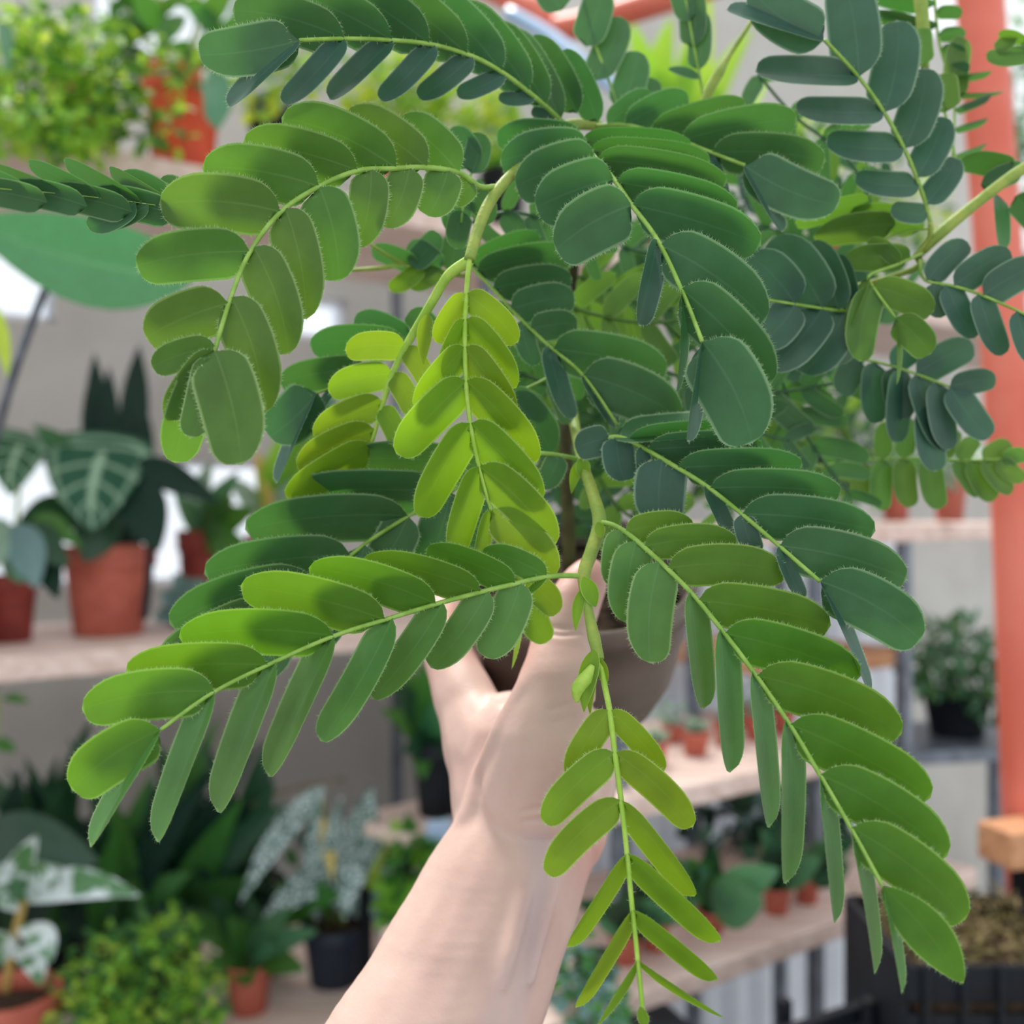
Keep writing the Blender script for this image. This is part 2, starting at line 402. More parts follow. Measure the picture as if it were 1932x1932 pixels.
# white sheet panels behind the bench
t = thing('sheet_panel', R0+DV*.55+NV*.46, 'pale grey corrugated sheet standing upright behind the bench', 'panel')
for k in range(14):
    s = .2+k*.075
    v, f = [], []
    for i in range(7):
        for z in (0, CZ-.03):
            a = i/6; v.append(R0+DV*(s+a*.075)+NV*(.46+.012*math.sin(a*2*math.pi))+Vector((0, 0, z)))
    for i in range(6): f.append((2*i, 2*i+2, 2*i+3, 2*i+1))
    mesh_obj('panel_rib', v, f, M['white'], t, v[0])
# orange steel frame
t = thing('steel_frame', P(1985, 966, 1.15)-Vector((0, 0, CZ-.0)), 'orange-red painted steel post with diagonal top beam at the right edge', 'frame')
tube('post', [P(1985+.07*2350, 3400, 1.15), P(1962, 1932, 1.15), P(1916, 966, 1.15), P(1847, -30, 1.15), P(1825, -330, 1.15)], .026, M['post'], t, 20, 3)
tube('crossbeam', [P(880, -40, 1.9), P(1010, 18, 1.8), P(1090, 48, 1.74), P(1835, -200, 1.17)], .022, M['post'], t, 14, 6)
tag(tube('rail_tube', [P(960, 25, 1.6), P(1040, 70, 1.55), P(1110, 128, 1.5), P(1180, 180, 1.47)], .012, M['blue'], None, 12), 'pale blue plastic tube running below the orange beam', 'tube')

# ================================================================== BACKGROUND PLANTS
def blade(parent, bx, by, d0, tx, ty, d1, w, mat, kind='oval', roll=None, bend=.06, fold=.15, curl=.10, wave=0, name='leaf', NL=12, hint=(0, 0, 1), label=None):
    B, T = P(bx, by, d0), P(tx, ty, d1)
    r = random.uniform(-.4, .4) if roll is None else roll
    W = w/F*(d0+d1)/2/max(.25, math.cos(r))
    v, f, uv, _ = leaf_geo(B, T, W, Vector(hint), r, kind, bend, fold, curl, NL, 3, wave, random.random()*6)
    o = mesh_obj(name, v, f, M[mat], parent, B, uv)
    if label: o['label'] = label
    return o
def bush(parent, blobs, size, mats, asp=.5, hang=.2, seed=1, name='foliage'):
    """blobs: (px, py, depth, rx_px, ry_px, count); many small folded leaves in one stuff part"""
    rnd = random.Random(seed); V, Fc, U, MI = [], [], [], []
    for (x, y, d, rx, ry, n) in blobs:
        for _ in range(n):
            while True:
                a, b, c = (rnd.uniform(-1, 1) for _ in range(3))
                if a*a+b*b+c*c < 1: break
            c0 = P(x+a*rx, y+b*ry, d)+Vector((0, c*rx/F*d, 0))
            ax = Vector((a*.8+rnd.uniform(-.7, .7), c*.8+rnd.uniform(-.9, .5), -b*.6-hang+rnd.uniform(-.7, .7))).normalized()
            l = size*rnd.uniform(.6, 1.25); w = l*asp
            sd = ax.cross(Vector((rnd.uniform(-.4, .4), rnd.uniform(-1.2, .2), rnd.uniform(.3, 1)))).normalized(); n_ = sd.cross(ax)
            i = len(V)
            V += [c0, c0+ax*l*.3+sd*w*.5+n_*w*.15, c0+ax*l*.68+sd*w*.42+n_*w*.12, c0+ax*l-n_*l*.08, c0+ax*l*.68-sd*w*.42+n_*w*.12, c0+ax*l*.3-sd*w*.5+n_*w*.15, c0+ax*l*.5]
            U += [(.5, 0), (1, .3), (1, .68), (.5, 1), (0, .68), (0, .3), (.5, .5)]
            Fc += [(i, i+1, i+6), (i+1, i+2, i+6), (i+2, i+3, i+6), (i+3, i+4, i+6), (i+4, i+5, i+6), (i+5, i, i+6)]
            MI += [rnd.randrange(len(mats))]*6
    o = mesh_obj(name, V, Fc, [M[m] for m in mats], parent, V[0], U, MI); o['kind'] = 'stuff'; return o
def potted(x, yb, ytop, wpx, d, mat, label, cat='plant', name='potted_plant', rim=True, soil=True, group=None):
    c = P(x, yb, d); r = wpx/2/F*d; h = (yb-ytop)/F*d
    t = thing(name, c, label, cat, group); make_pot(t, c, r, h, M[mat], rim, soil=soil); return t
def zd(z, y): return abs(z*F/(966-y))

# --- upper left shelf (board top +0.50)
def up(x, b=.12):
    k = (x-966)/F; d_ = (b+.38+1.0647)/(.819-.574*k); return d_, 966-.5*F/d_
def shelf_pot(x, hpx, wpx, mat, label, b=.12):
    d_, yb = up(x, b); return potted(x, yb, yb-hpx, wpx, d_, mat, label)
t = shelf_pot(345, 215, 150, 'orange', 'bright orange pot with leafy trailing stems on the top shelf')
bush(t, [(330, 100, 1.36, 90, 40, 50), (280, 200, 1.29, 40, 90, 70), (310, 240, 1.27, 45, 50, 26)], .024, ['bright', 'bggreen'], .5, .4, 3)
for a in ((345, 150, 430, 90), (350, 140, 410, 10), (340, 140, 300, -10)): tube('stem', [P(a[0], a[1], 1.36), P((a[0]+a[2])/2-8, (a[1]+a[3])/2, 1.36), P(a[2], a[3], 1.35)], .003, M['stem'], t)
blade(t, 395, 130, 1.34, 410, 245, 1.27, 55, 'glossy', 'strap', .3)
for a in ((420, 70, 350, 10, 40), (400, 90, 490, 40, 45), (380, 60, 440, -20, 45), (300, 60, 250, -20, 50), (410, 60, 400, 120, 36), (350, 30, 300, 90, 36), (440, 20, 470, 100, 30)): blade(t, a[0], a[1], 1.36, a[2], a[3], 1.32, a[4], 'bggreen', 'oval')
for i in range(30):
    x, y = random.uniform(170, 470), random.uniform(-20, 130); a_ = random.uniform(0, 6.28); l_ = random.uniform(45, 80)
    blade(t, x, y, 1.42, x+math.cos(a_)*l_, y+math.sin(a_)*l_*.8, 1.38, random.uniform(24, 36), random.choice(['bggreen', 'bggreen', 'bright', 'bgdark']), 'oval', NL=8)
for x in (230, 300, 370, 430): tube('stem', [P(345, 150, 1.5), P((345+x)/2, 90, 1.46), P(x, 40, 1.42), P(x+(x-340)*.3, -20, 1.40)], .0025, M['stem'], t)
t = shelf_pot(160, 165, 110, 'terradark', 'dark red pot buried under bright small-leaved creeper, top shelf')
bush(t, [(80, 160, 1.27, 130, 110, 620), (175, 190, 1.25, 75, 100, 250), (70, 245, 1.20, 110, 45, 230), (120, 80, 1.30, 110, 60, 260)], .021, ['bright', 'yellowgreen', 'bright', 'bggreen'], .55, .35, 4)
blade(t, 0, 40, 1.1, 12, 140, 1.05, 26, 'glossy', 'lance', .5)
t = shelf_pot(512, 190, 90, 'black', 'black pot of yellow-green foliage on the top shelf')
bush(t, [(520, 130, 1.47, 60, 50, 90), (470, 170, 1.44, 35, 50, 40), (585, 110, 1.45, 50, 60, 60)], .03, ['yellowgreen', 'bright', 'pale'], .55, .1, 5)
t = shelf_pot(730, 150, 110, 'terra', 'lime-leaved bushy plant between the top frond and the curved frond')
bush(t, [(760, 190, 1.74, 90, 70, 190), (860, 230, 1.74, 80, 70, 150), (690, 250, 1.75, 60, 60, 90)], .036, ['bright', 'yellowgreen', 'bright'], .55, .1, 6)
t = shelf_pot(950, 140, 90, 'black', 'broad-leaved lime plant in a black pot behind the top stem')
for i in range(16): 
    x, y = random.uniform(880, 1010), random.uniform(130, 330); blade(t, 950+random.uniform(-20, 20), 350, 1.90, x, y, 1.86, 44, random.choice(['bright', 'yellowgreen', 'pale']), 'oval')
t = shelf_pot(1270, 150, 110, 'terra', 'tall lime-green strap-leaved plant in the upper middle background')
for a in ((1240, 300, 1190, 40, 55), (1250, 300, 1265, 30, 60), (1260, 300, 1320, 60, 55), (1230, 310, 1180, 170, 50), (1280, 300, 1420, 50, 45), (1290, 300, 1360, 160, 50), (1300, 300, 1450, 150, 40), (1250, 310, 1240, 130, 60), (1300, 290, 1340, -20, 60)):
    blade(t, a[0], a[1]+90, 2.15, a[2], a[3], 2.04, a[4]*1.25, 'bright', 'oval', curl=.15)
t = shelf_pot(1560, 120, 110, 'terra', 'soft pale-green plant behind the upper right fronds')
bush(t, [(1580, 350, 2.40, 110, 90, 170), (1700, 400, 2.42, 80, 70, 110), (1480, 310, 2.36, 70, 80, 80), (1560, 440, 2.42, 70, 50, 70)], .045, ['pale', 'bright', 'bggreen', 'yellowgreen'], .5, .1, 8)
t = shelf_pot(1900, 110, 80, 'black', 'dark leafy plant beyond the orange post, top right corner')
bush(t, [(1925, 180, 2.85, 50, 180, 130), (1925, 380, 2.85, 40, 160, 130)], .055, ['bgdark', 'bggreen', 'pale'], .5, .2, 9)
# --- big glossy leaf crossing the left side
t = thing('large_leaf_plant', P(-120, 1226, 1.35), 'large glossy green leaf on a long thin leaning stalk, left edge', 'plant')
blade(t, 372, 520, .98, -60, 415, .86, 165, 'glossy', 'oval', -.15, -.06, .12, .05)
tube('stalk', [P(102, 505, .92), P(60, 610, .96), P(18, 730, 1.0), P(-30, 900, 1.12), P(-120, 1140, 1.35)], [.0035, .004, .0045, .005, .006], M['steel'], t)
blade(t, -30, 560, 1.0, 14, 715, 1.0, 34, 'yellowgreen', 'lance', .2)
tube('stalk', [P(-28, 570, 1.0), P(-60, 900, 1.12), P(-120, 1140, 1.35)], .003, M['stem'], t)
make_pot(t, P(-120, 1226, 1.35), .06, .08, M['terra'])
# --- left middle shelf (top -0.185)
dm = zd(.185, 1196)
t = potted(205, 1195, 1030, 172, dm, 'terra', 'terracotta pot with pale-veined heart-shaped leaves, middle left shelf')
for a in ((195, 855, 175, 1000, 200, 'veined', 'heart', -.1), (250, 880, 420, 955, 60, 'bgdeep', 'lance', .3), (230, 900, 300, 1040, 90, 'bgdeep', 'oval', .2), (150, 960, 20, 1020, 90, 'bgdark', 'oval', .4), (215, 950, 160, 1060, 90, 'bgdark', 'oval', .2), (130, 860, 60, 800, 40, 'grassy', 'lance', .3)):
    blade(t, a[0], a[1], dm-.02, a[2], a[3], dm-.10, a[4], a[5], a[6], a[7], curl=.05)
for x, y in ((195, 865), (250, 885), (230, 905), (150, 965)): tube('petiole', [P(205, 1050, dm), P((205+x)/2, 960, dm-.01), P(x, y, dm-.02)], .0025, M['stem'], t)
dm2 = zd(.185, 1210)
t = potted(18, 1212, 1085, 105, dm2, 'terradark', 'dark terracotta pot cut by the left edge, middle shelf')
for a in ((40, 840, 20, 935, 110, 'veined', 'heart', .1), (20, 990, 70, 1110, 70, 'bluegrey', 'oval', .3), (10, 980, -30, 1080, 80, 'pale', 'oval', .2), (40, 1000, 130, 1070, 60, 'bgdark', 'oval', .3), (50, 1010, 110, 1130, 60, 'bgdeep', 'oval', .3), (60, 980, 155, 1035, 44, 'bggreen', 'lance', .2), (20, 1050, 40, 1100, 60, 'grassy', 'oval', 0)):
    blade(t, a[0], a[1], dm2-.02, a[2], a[3], dm2-.1, a[4], a[5], a[6], a[7], curl=.05)
for x, y in ((40, 850), (20, 995), (50, 1015)): tube('petiole', [P(18, 1105, dm2), P((18+x)/2, 1020, dm2-.01), P(x, y, dm2-.02)], .0025, M['stem'], t)
dm3 = dm+.10
t = potted(215, 966+.185*F/dm3, 1060, 90, dm3, 'black', 'dark upright snake plant behind the veined leaves')
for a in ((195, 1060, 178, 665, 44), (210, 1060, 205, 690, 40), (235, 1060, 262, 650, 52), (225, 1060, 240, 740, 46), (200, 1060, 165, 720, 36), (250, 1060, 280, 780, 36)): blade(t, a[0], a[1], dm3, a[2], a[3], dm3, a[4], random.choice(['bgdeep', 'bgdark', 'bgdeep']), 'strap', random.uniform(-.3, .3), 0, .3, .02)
t = potted(375, 1168, 1000, 80, 1.72, 'terradark', 'small dark red pot behind the white strip of windows')
for a in ((375, 1010, 450, 890, 45), (375, 1010, 400, 870, 40), (370, 1010, 330, 930, 36), (380, 1010, 480, 960, 60), (380, 1020, 470, 1030, 70), (385, 1010, 440, 940, 50)): blade(t, a[0], a[1], 1.7, a[2], a[3], 1.62, a[4], random.choice(['pale', 'grassy', 'bggreen']), 'oval')
t = potted(510, 1165, 1005, 90, 1.75, 'terra', 'plant with orange-yellow bracts behind the lime leaflets')
for a in ((505, 1000, 480, 850, 40, 'dryleaf'), (505, 990, 495, 905, 24, 'dryleaf'), (510, 1000, 560, 780, 60, 'bright'), (515, 1000, 620, 800, 50, 'bright'), (510, 1000, 580, 900, 50, 'pale'), (500, 1000, 430, 900, 40, 'pale'), (510, 1000, 640, 740, 60, 'glossy')): blade(t, a[0], a[1], 1.75, a[2], a[3], 1.66, a[4], a[5], 'oval')
dm4 = zd(.185, 1180)
t = potted(345, 1182, 1145, 60, dm4-.01, 'black', 'low pale blue-green rosette at the right end of the middle left shelf')
for a in ((345, 1150, 300, 1120, 40), (345, 1150, 390, 1095, 45), (345, 1155, 330, 1080, 42), (350, 1160, 410, 1140, 40), (340, 1160, 290, 1170, 36)): blade(t, a[0], a[1], dm4-.06, a[2], a[3], dm4-.12, a[4], 'bluegrey', 'oval')
tag(tube('dark_stake', [P(272, 1168, dm-.05), P(280, 1100, dm-.05), P(284, 1030, dm-.05)], .006, M['black'], None), 'thin dark stake standing right of the terracotta pot', 'stake')
t = thing('hanging_sprig', P(20, 1350, 1.3), 'small hanging green sprig under the middle left shelf', 'sprig')
for a in ((5, 1318, 55, 1325, 18), (-10, 1400, 30, 1418, 26)): blade(t, a[0], a[1], 1.3, a[2], a[3], 1.28, a[4], 'bggreen', 'oval')
tube('stem', [P(-10, 1290, 1.3), P(-4, 1340, 1.3), P(-10, 1400, 1.3)], .002, M['stem'], t)

# --- lower left shelf (top -0.72)
dl = zd(.72, 1905)
t = potted(470, 1908, 1812, 92, dl, 'terra', 'small terracotta pot with a dark green rosette, low left shelf')
for a in ((465, 1815, 345, 1720, 48), (465, 1810, 400, 1690, 50), (470, 1805, 470, 1690, 50), (475, 1810, 600, 1755, 46), (475, 1815, 575, 1830, 50), (470, 1815, 470, 1860, 44), (462, 1818, 365, 1850, 50), (475, 1808, 550, 1710, 44), (470, 1805, 430, 1730, 52), (470, 1812, 520, 1790, 46)): blade(t, a[0], a[1], dl, a[2], a[3], dl-.07, a[4], random.choice(['grassy', 'bgdark', 'bggreen']), 'oval')
dn = zd(.72, 1850)
t = potted(632, 1850, 1738, 128, dn, 'navy', 'navy pot holding silver-speckled lance leaves beside the wrist')
for a in ((600, 1740, 612, 1478, 30, 'speckled'), (612, 1482, 450, 1712, 46, 'speckled'), (690, 1740, 705, 1480, 100, 'speckled'), (640, 1640, 495, 1735, 60, 'speckled'), (640, 1720, 645, 1500, 46, 'speckled'), (712, 1670, 722, 1785, 52, 'speckled'), (710, 1640, 856, 1540, 34, 'speckled'), (700, 1560, 650, 1735, 60, 'speckled'), (600, 1540, 625, 1662, 28, 'dryleaf'), (690, 1740, 740, 1580, 22, 'yellowgreen'), (660, 1720, 780, 1640, 40, 'bluegrey')):
    blade(t, a[0], a[1], dn-.03, a[2], a[3], dn-.10, a[4], a[5], 'lance', random.uniform(-.2, .2), curl=.04)
tube('stem', [P(600, 1745, dn), P(450, 1570, dn-.02), P(520, 1498, dn-.03), P(650, 1470, dn-.03)], .0022, M['moss'], t)
for a in ((620, 1745, 606, 1500), (640, 1745, 700, 1560), (650, 1745, 712, 1672)): tube('petiole', [P(a[0], a[1], dn), P(a[0], (a[1]+a[3])/2, dn-.01), P(a[2], a[3], dn-.03)], .0025, M['stem'], t)
t = potted(20, 2085, 1868, 180, 1.22, 'terra', 'white-variegated plant in a rust pot, bottom left corner')
tube('stem', [P(10, 1870, 1.2), P(25, 1780, 1.18), P(45, 1700, 1.16)], .005, M['dryleaf'], t)
for a in ((45, 1705, 70, 1575, 60), (45, 1700, 262, 1690, 60), (40, 1720, -30, 1640, 60), (45, 1690, 110, 1650, 50), (35, 1750, 96, 1815, 50), (25, 1790, 75, 1860, 46), (30, 1770, -30, 1830, 60), (42, 1710, -20, 1700, 50)): blade(t, a[0], a[1], 1.17, a[2], a[3], 1.10, a[4], 'variegated', 'oval', random.uniform(-.3, .3), .1)
t = potted(30, 966+.72*F/1.46, 1780, 120, 1.46, 'black', 'broad dark leaf with a pale edge behind the variegated plant')
blade(t, -60, 1600, 1.38, 185, 1625, 1.3, 120, 'bgdark', 'oval', .2); blade(t, -40, 1650, 1.36, 180, 1660, 1.28, 26, 'pale', 'lance', .2)
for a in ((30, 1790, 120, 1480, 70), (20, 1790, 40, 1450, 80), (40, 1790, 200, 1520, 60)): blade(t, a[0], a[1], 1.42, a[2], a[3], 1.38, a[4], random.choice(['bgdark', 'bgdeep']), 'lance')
t = potted(270, 1960, 1870, 190, zd(.72, 1960), 'black', 'bright green fine-leaved bush at the bottom left')
bush(t, [(260, 1850, 1.28, 150, 100, 520), (200, 1900, 1.24, 110, 70, 240), (370, 1890, 1.26, 60, 60, 110), (310, 1760, 1.28, 50, 40, 60)], .017, ['bright', 'bggreen', 'bggreen', 'bright', 'bggreen', 'yellowgreen'], .5, .1, 12)
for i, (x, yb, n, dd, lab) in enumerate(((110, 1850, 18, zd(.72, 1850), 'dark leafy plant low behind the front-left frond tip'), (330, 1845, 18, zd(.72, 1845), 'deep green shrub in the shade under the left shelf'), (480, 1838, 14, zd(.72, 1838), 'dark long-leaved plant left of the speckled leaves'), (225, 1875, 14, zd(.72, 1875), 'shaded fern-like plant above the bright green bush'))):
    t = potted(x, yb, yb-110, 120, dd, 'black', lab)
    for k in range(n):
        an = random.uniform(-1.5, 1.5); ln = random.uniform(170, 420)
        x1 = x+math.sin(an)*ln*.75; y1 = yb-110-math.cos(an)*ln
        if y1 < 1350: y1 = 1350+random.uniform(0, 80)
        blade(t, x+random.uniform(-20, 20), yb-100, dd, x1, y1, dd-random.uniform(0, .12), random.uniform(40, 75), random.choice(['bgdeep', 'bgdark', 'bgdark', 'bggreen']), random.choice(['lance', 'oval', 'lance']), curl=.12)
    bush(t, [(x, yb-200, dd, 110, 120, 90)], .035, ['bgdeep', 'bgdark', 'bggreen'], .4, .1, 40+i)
dp = 1.5
t = potted(830, 1535, 1395, 110, dp, 'black', 'dark pot with drooping green leaves left of the wrist')
for a in ((800, 1400, 730, 1270, 60), (810, 1400, 760, 1420, 60), (800, 1390, 790, 1250, 70), (820, 1400, 845, 1300, 60), (800, 1400, 720, 1340, 56), (810, 1410, 800, 1470, 50), (815, 1400, 850, 1430, 46), (800, 1395, 745, 1230, 44)): blade(t, a[0], a[1], dp, a[2], a[3], dp-.08, a[4], random.choice(['bggreen', 'bggreen', 'bgdark', 'glossy']), 'heart')
zs_ = (966-1535)/F*dp
t = thing('plant_stand', P(800, 1535, dp)+Vector((0, 0, -.72-zs_)), 'low pale wooden stand under the dark pot, behind the wrist', 'stand')
ctr_ = P(800, 1535, dp)
box('top', ctr_+Vector((0, 0, -.010)), (.17, .13, .02), M['wood'], t, .75)
for sx, sy in ((-1, -1), (1, -1), (1, 1), (-1, 1)):
    q = Vector((sx*.07, sy*.05, 0)); q = Vector((q.x*math.cos(.75)-q.y*math.sin(.75), q.x*math.sin(.75)+q.y*math.cos(.75), 0))
    box('leg', ctr_+q+Vector((0, 0, (-.72-zs_)/2-.01)), (.016, .016, -(-.72-zs_)-.02), M['black'], t, .75)
tag(box('label_card', P(828, 1568, 1.40), (.035, .004, .03), M['blue'], None, .2), 'small pale blue card left of the wrist', 'card')
t = potted(775, 1905, 1810, 80, zd(.72, 1905), 'black', 'light green small-leaved plant low beside the wrist')
bush(t, [(775, 1680, 1.42, 45, 80, 80), (790, 1600, 1.42, 40, 40, 30), (770, 1770, 1.44, 40, 50, 40)], .035, ['bright', 'bggreen'], .6, .1, 21)

# --- right bench, middle board (top -0.318): row of small pots
zb = .318
for k, (x, yb, w, lab) in enumerate(((1238, 1445, 46, 'tiny rust pot at the left end of the succulent row'), (1312, 1425, 56, 'little terracotta pot with a pale rosette, second in the row'), (1372, 1408, 54, 'little terracotta pot with a grey-green rosette, third in the row'), (1428, 1396, 52, 'little terracotta pot with a pink-tipped rosette, fourth in the row'), (1478, 1384, 48, 'little terracotta pot with spiky leaves, fifth in the row'))):
    d_ = zd(zb, yb); t = potted(x, yb, yb-46, w, d_, 'terra', lab, 'succulent', 'succulent', group='small succulents on the bench')
    for i in range(9):
        an = i*2.4; r_ = 12+i*1.6
        blade(t, x, yb-46, d_, x+math.cos(an)*r_*1.2, yb-54-abs(math.sin(an))*r_, d_-.02*math.sin(an), 16, ('pale', 'pale', 'bluegrey', 'pale', 'bggreen')[k], 'oval', NL=6)
for k, (x, yb, lab) in enumerate(((1270, 1400, 'back-row rust pot left, half hidden by hanging leaflets'), (1400, 1372, 'back-row rust pot right, half hidden by hanging leaflets'))):
    d_ = zd(zb, yb)+.0; t = potted(x, yb, yb-40, 46, d_, 'terra', lab, 'succulent', 'succulent', group='back succulents on the bench')
    bush(t, [(x, yb-56, d_, 24, 22, 26)], .018, ['pale', 'bluegrey'], .6, 0, 60+k)
# --- right bench, low board (top -0.505)
zb = .505
for k, (x, yb, yt, w, lab, lm) in enumerate(((1180, 1815, 1755, 66, 'terracotta pot behind the lime frond, low bench', 'bgdark'), (1342, 1758, 1715, 58, 'terracotta pot with a broad leaf in the low bench row', 'bggreen'), (1465, 1722, 1672, 56, 'terracotta pot right of the broad leaf, low bench', 'bgdark'), (1522, 1702, 1655, 52, 'rightmost terracotta pot on the low bench', 'bgdark'), (1235, 1790, 1735, 60, 'terracotta pot second from the wrist, low bench', 'bggreen'))):
    d_ = zd(zb, yb); t = potted(x, yb, yt, w, d_, 'terra', lab)
    for i in range(9):
        an = random.uniform(-1.5, 1.5); ln = random.uniform(60, 150)
        blade(t, x+random.uniform(-8, 8), yt+5, d_, x+math.sin(an)*ln*.8, yt-math.cos(an)*ln*.9, d_-.05, random.uniform(34, 62), random.choice([lm, 'bgdark', 'grassy']), 'oval')
    if k == 1: blade(t, 1345, 1720, d_-.05, 1440, 1700, d_-.12, 95, 'grassy', 'oval', .1); blade(t, 1350, 1710, d_-.05, 1470, 1640, d_-.1, 70, 'grassy', 'oval', .1)
t = potted(1560, 1560, 1500, 60, 1.62, 'black', 'dark silvery plant under the middle bench board')
bush(t, [(1500, 1540, 1.55, 90, 60, 110), (1400, 1560, 1.55, 90, 60, 90)], .04, ['bgdeep', 'bgdark', 'grassy', 'bluegrey'], .5, .1, 23)
t = potted(1122, 1872, 1800, 76, zd(.505, 1872), 'black', 'pale small-leaved trailing plant at the bottom beside the forearm')
bush(t, [(1090, 1850, 1.04, 60, 80, 230), (1120, 1910, 1.0, 60, 50, 120)], .014, ['bluegrey', 'bggreen', 'grassy'], .7, .1, 24)
tag(box('black_tray', P(1215, 2010, 1.02), (.11, .10, .07), M['black'], None, .4, .006), 'black plastic tray at the bottom edge below the lime frond', 'tray')
tr_ = bpy.data.objects['black_tray']; box('pedestal', P(1215, 2010, 1.02)+Vector((0, 0, -.035-.45)), (.09, .08, .90), M['black'], tr_, .4)
t = thing('plastic_crate', P(1560, 2050, .98), 'black slatted crate under the low bench board', 'crate')
for k in range(4): box('slat', P(1560, 1930+k*48, .98), (.12, .012, .018), M['black'], t, .5)
for x in (1480, 1640): box('corner_post', P(x, 2000, .98), (.012, .012, .12), M['black'], t, .5)
box('base', P(1560, 2095, .98)+Vector((0, .03, -.45)), (.12, .08, .90), M['black'], t, .5)
d_ = 1.506
t = potted(1500, 989, 905, 90, d_, 'terra', 'mixed green bushy plant on the bench top behind the right fronds')
bush(t, [(1470, 800, d_, 130, 130, 160), (1560, 850, d_, 110, 90, 130), (1380, 830, d_, 90, 100, 90)], .042, ['bggreen', 'bgdark', 'bright', 'bgdark', 'grassy'], .45, .1, 31)
# --- far right
t = potted(1805, 1392, 1305, 125, 1.62, 'black', 'black pot of feathery fern left of the orange post', rim=False)
bush(t, [(1800, 1240, 1.6, 100, 70, 230), (1860, 1300, 1.58, 60, 70, 120), (1740, 1230, 1.6, 50, 40, 50)], .035, ['grassy', 'bggreen', 'bgdark', 'grassy'], .3, .1, 25)
t = thing('stool', P(1790, 1520, 1.62), 'pale grey steel stand carrying the black fern pot', 'stand')
box('top', P(1790, 1397, 1.62), (.26, .2, .02), M['steel'], t, .2)
for x in (1700, 1880):
    box('leg', P(x, 1397+520, 1.62), (.02, .02, .88), M['steel'], t, .2)
for k, (x, w, lab) in enumerate(((1690, 60, 'small terracotta pot on the bench top left of two'), (1792, 66, 'small terracotta pot on the bench top next to the orange post'))):
    t = potted(x, 984, 895-k*-10, w, 1.52, 'terra', lab)
    bush(t, [(x, 880, 1.5, 40, 30, 40)], .03, ['pale', 'bggreen'], .6, 0, 70+k)
t = thing('moss_crate', P(1800, 2100, 1.0), 'black crate filled with dry brown moss, bottom right corner', 'crate')
cc = P(1810, 1850, 1.0)
box('base', cc+Vector((0, 0, -.115-.46)), (.17, .16, .90), M['black'], t)
for s in (-1, 1):
    box('side', cc+Vector((s*.085, 0, -.03)), (.008, .16, .17), M['black'], t, 0)
for k in range(4): box('slat', cc+Vector((0, -.08, -.10+k*.045)), (.17, .006, .034), M['black'], t, 0)
box('back_slat', cc+Vector((0, .08, -.03)), (.17, .006, .17), M['black'], t, 0)
for k in range(5): box('rib', cc+Vector((-.068+k*.034, -.086, -.03)), (.006, .006, .17), M['black'], t, 0, .001)
rnd = random.Random(5); V, Fc = [], []
for i in range(900):
    b = cc+Vector((rnd.uniform(-.08, .08), rnd.uniform(-.075, .075), .035+rnd.uniform(-.01, .035))); e = Vector((rnd.uniform(-1, 1), rnd.uniform(-1, 1), rnd.uniform(-.4, .8)))*.016
    s = Vector((rnd.uniform(-1, 1), rnd.uniform(-1, 1), rnd.uniform(-1, 1)))*.0025; n = len(V); V += [b-s, b+s, b+e+s*.3, b+e-s*.3]; Fc.append((n, n+1, n+2, n+3))
o = mesh_obj('moss', V, Fc, M['moss'], t, cc); o['kind'] = 'stuff'
box('moss_bed', cc+Vector((0, 0, .0)), (.158, .148, .07), M['soil'], t, 0, .01)
tag(box('plank_offcut', P(1935, 1588, 1.10), (.085, .05, .04), M['wood2'], None, .3), 'short orange-brown plank end at the right edge by the post', 'plank')
box('prop', P(1945, 1588, 1.10)+Vector((0, 0, -.02-(CZ-.361-.02)/2)), (.03, .03, CZ-.361-.02), M['black'], bpy.data.objects['plank_offcut'], .3)
# ================================================================== THE HELD PLANT
POTC = P(1096, 1092, .50)      # centre of the pot mouth
plant = thing('potted_plant', P(1096, 1330, .50), 'feathery pinnate-leaved plant in a taupe pot held up by the hand', 'plant')
tilt = Matrix.Rotation(math.radians(28), 3, 'X')
R = .056
pr = [(.012, -.078), (.030, -.076), (.042, -.068), (.0495, -.050), (.053, -.025), (.0545, -.006), (.0575, -.005), (.058, .004), (.0565, .006), (.053, .005), (.050, -.010), (.046, -.03)]
v, f = lathe_geo(POTC, pr, 40, tilt); mesh_obj('pot', v, f, M['taupe'], plant, POTC)
v, f = lathe_geo(POTC, [(.0525, -.010), (.04, -.008), (.02, -.006), (.001, -.005)], 30, tilt); mesh_obj('soil', v, f, M['soil'], plant, POTC)
def stem(pts, rads, mat='stem', hairs=.6, sub=6, sides=10):
    return tube('stem', [P(*p) for p in pts], [r/F*.34 for r in rads], M[mat], plant, sides, sub, hairs)
stem([(1075, 1080, .505), (1068, 800, .49), (1080, 500, .465), (1085, 330, .43), (1062, 240, .40)], [20, 18, 17, 15, 14], 'bark', hairs=0)
S1 = stem([(1130, 236, .415), (1062, 240, .40), (1005, 300, .375), (960, 335, .36), (922, 385, .352), (900, 440, .347), (886, 490, .343)], [12, 13, 12, 11, 12, 11, 11])
S2 = stem([(1072, 720, .485), (1082, 790, .42), (1098, 868, .375), (1118, 930, .358), (1131, 985, .350), (1116, 1040, .345), (1102, 1086, .342), (1110, 1150, .338), (1121, 1205, .333), (1132, 1245, .330)], [12, 12, 11, 12, 14, 13, 13, 9, 12, 8])
S3 = stem([(1960, 300, .40), (1905, 335, .40), (1840, 385, .402), (1780, 435, .405), (1735, 480, .41), (1690, 520, .42), (1300, 620, .47)], [12, 13, 12, 14, 9, 7, 7])
stem([(880, 520, .42), (820, 512, .42), (765, 500, .415), (715, 506, .41), (655, 510, .41)], [6, 6, 5, 5, 4], hairs=.3)
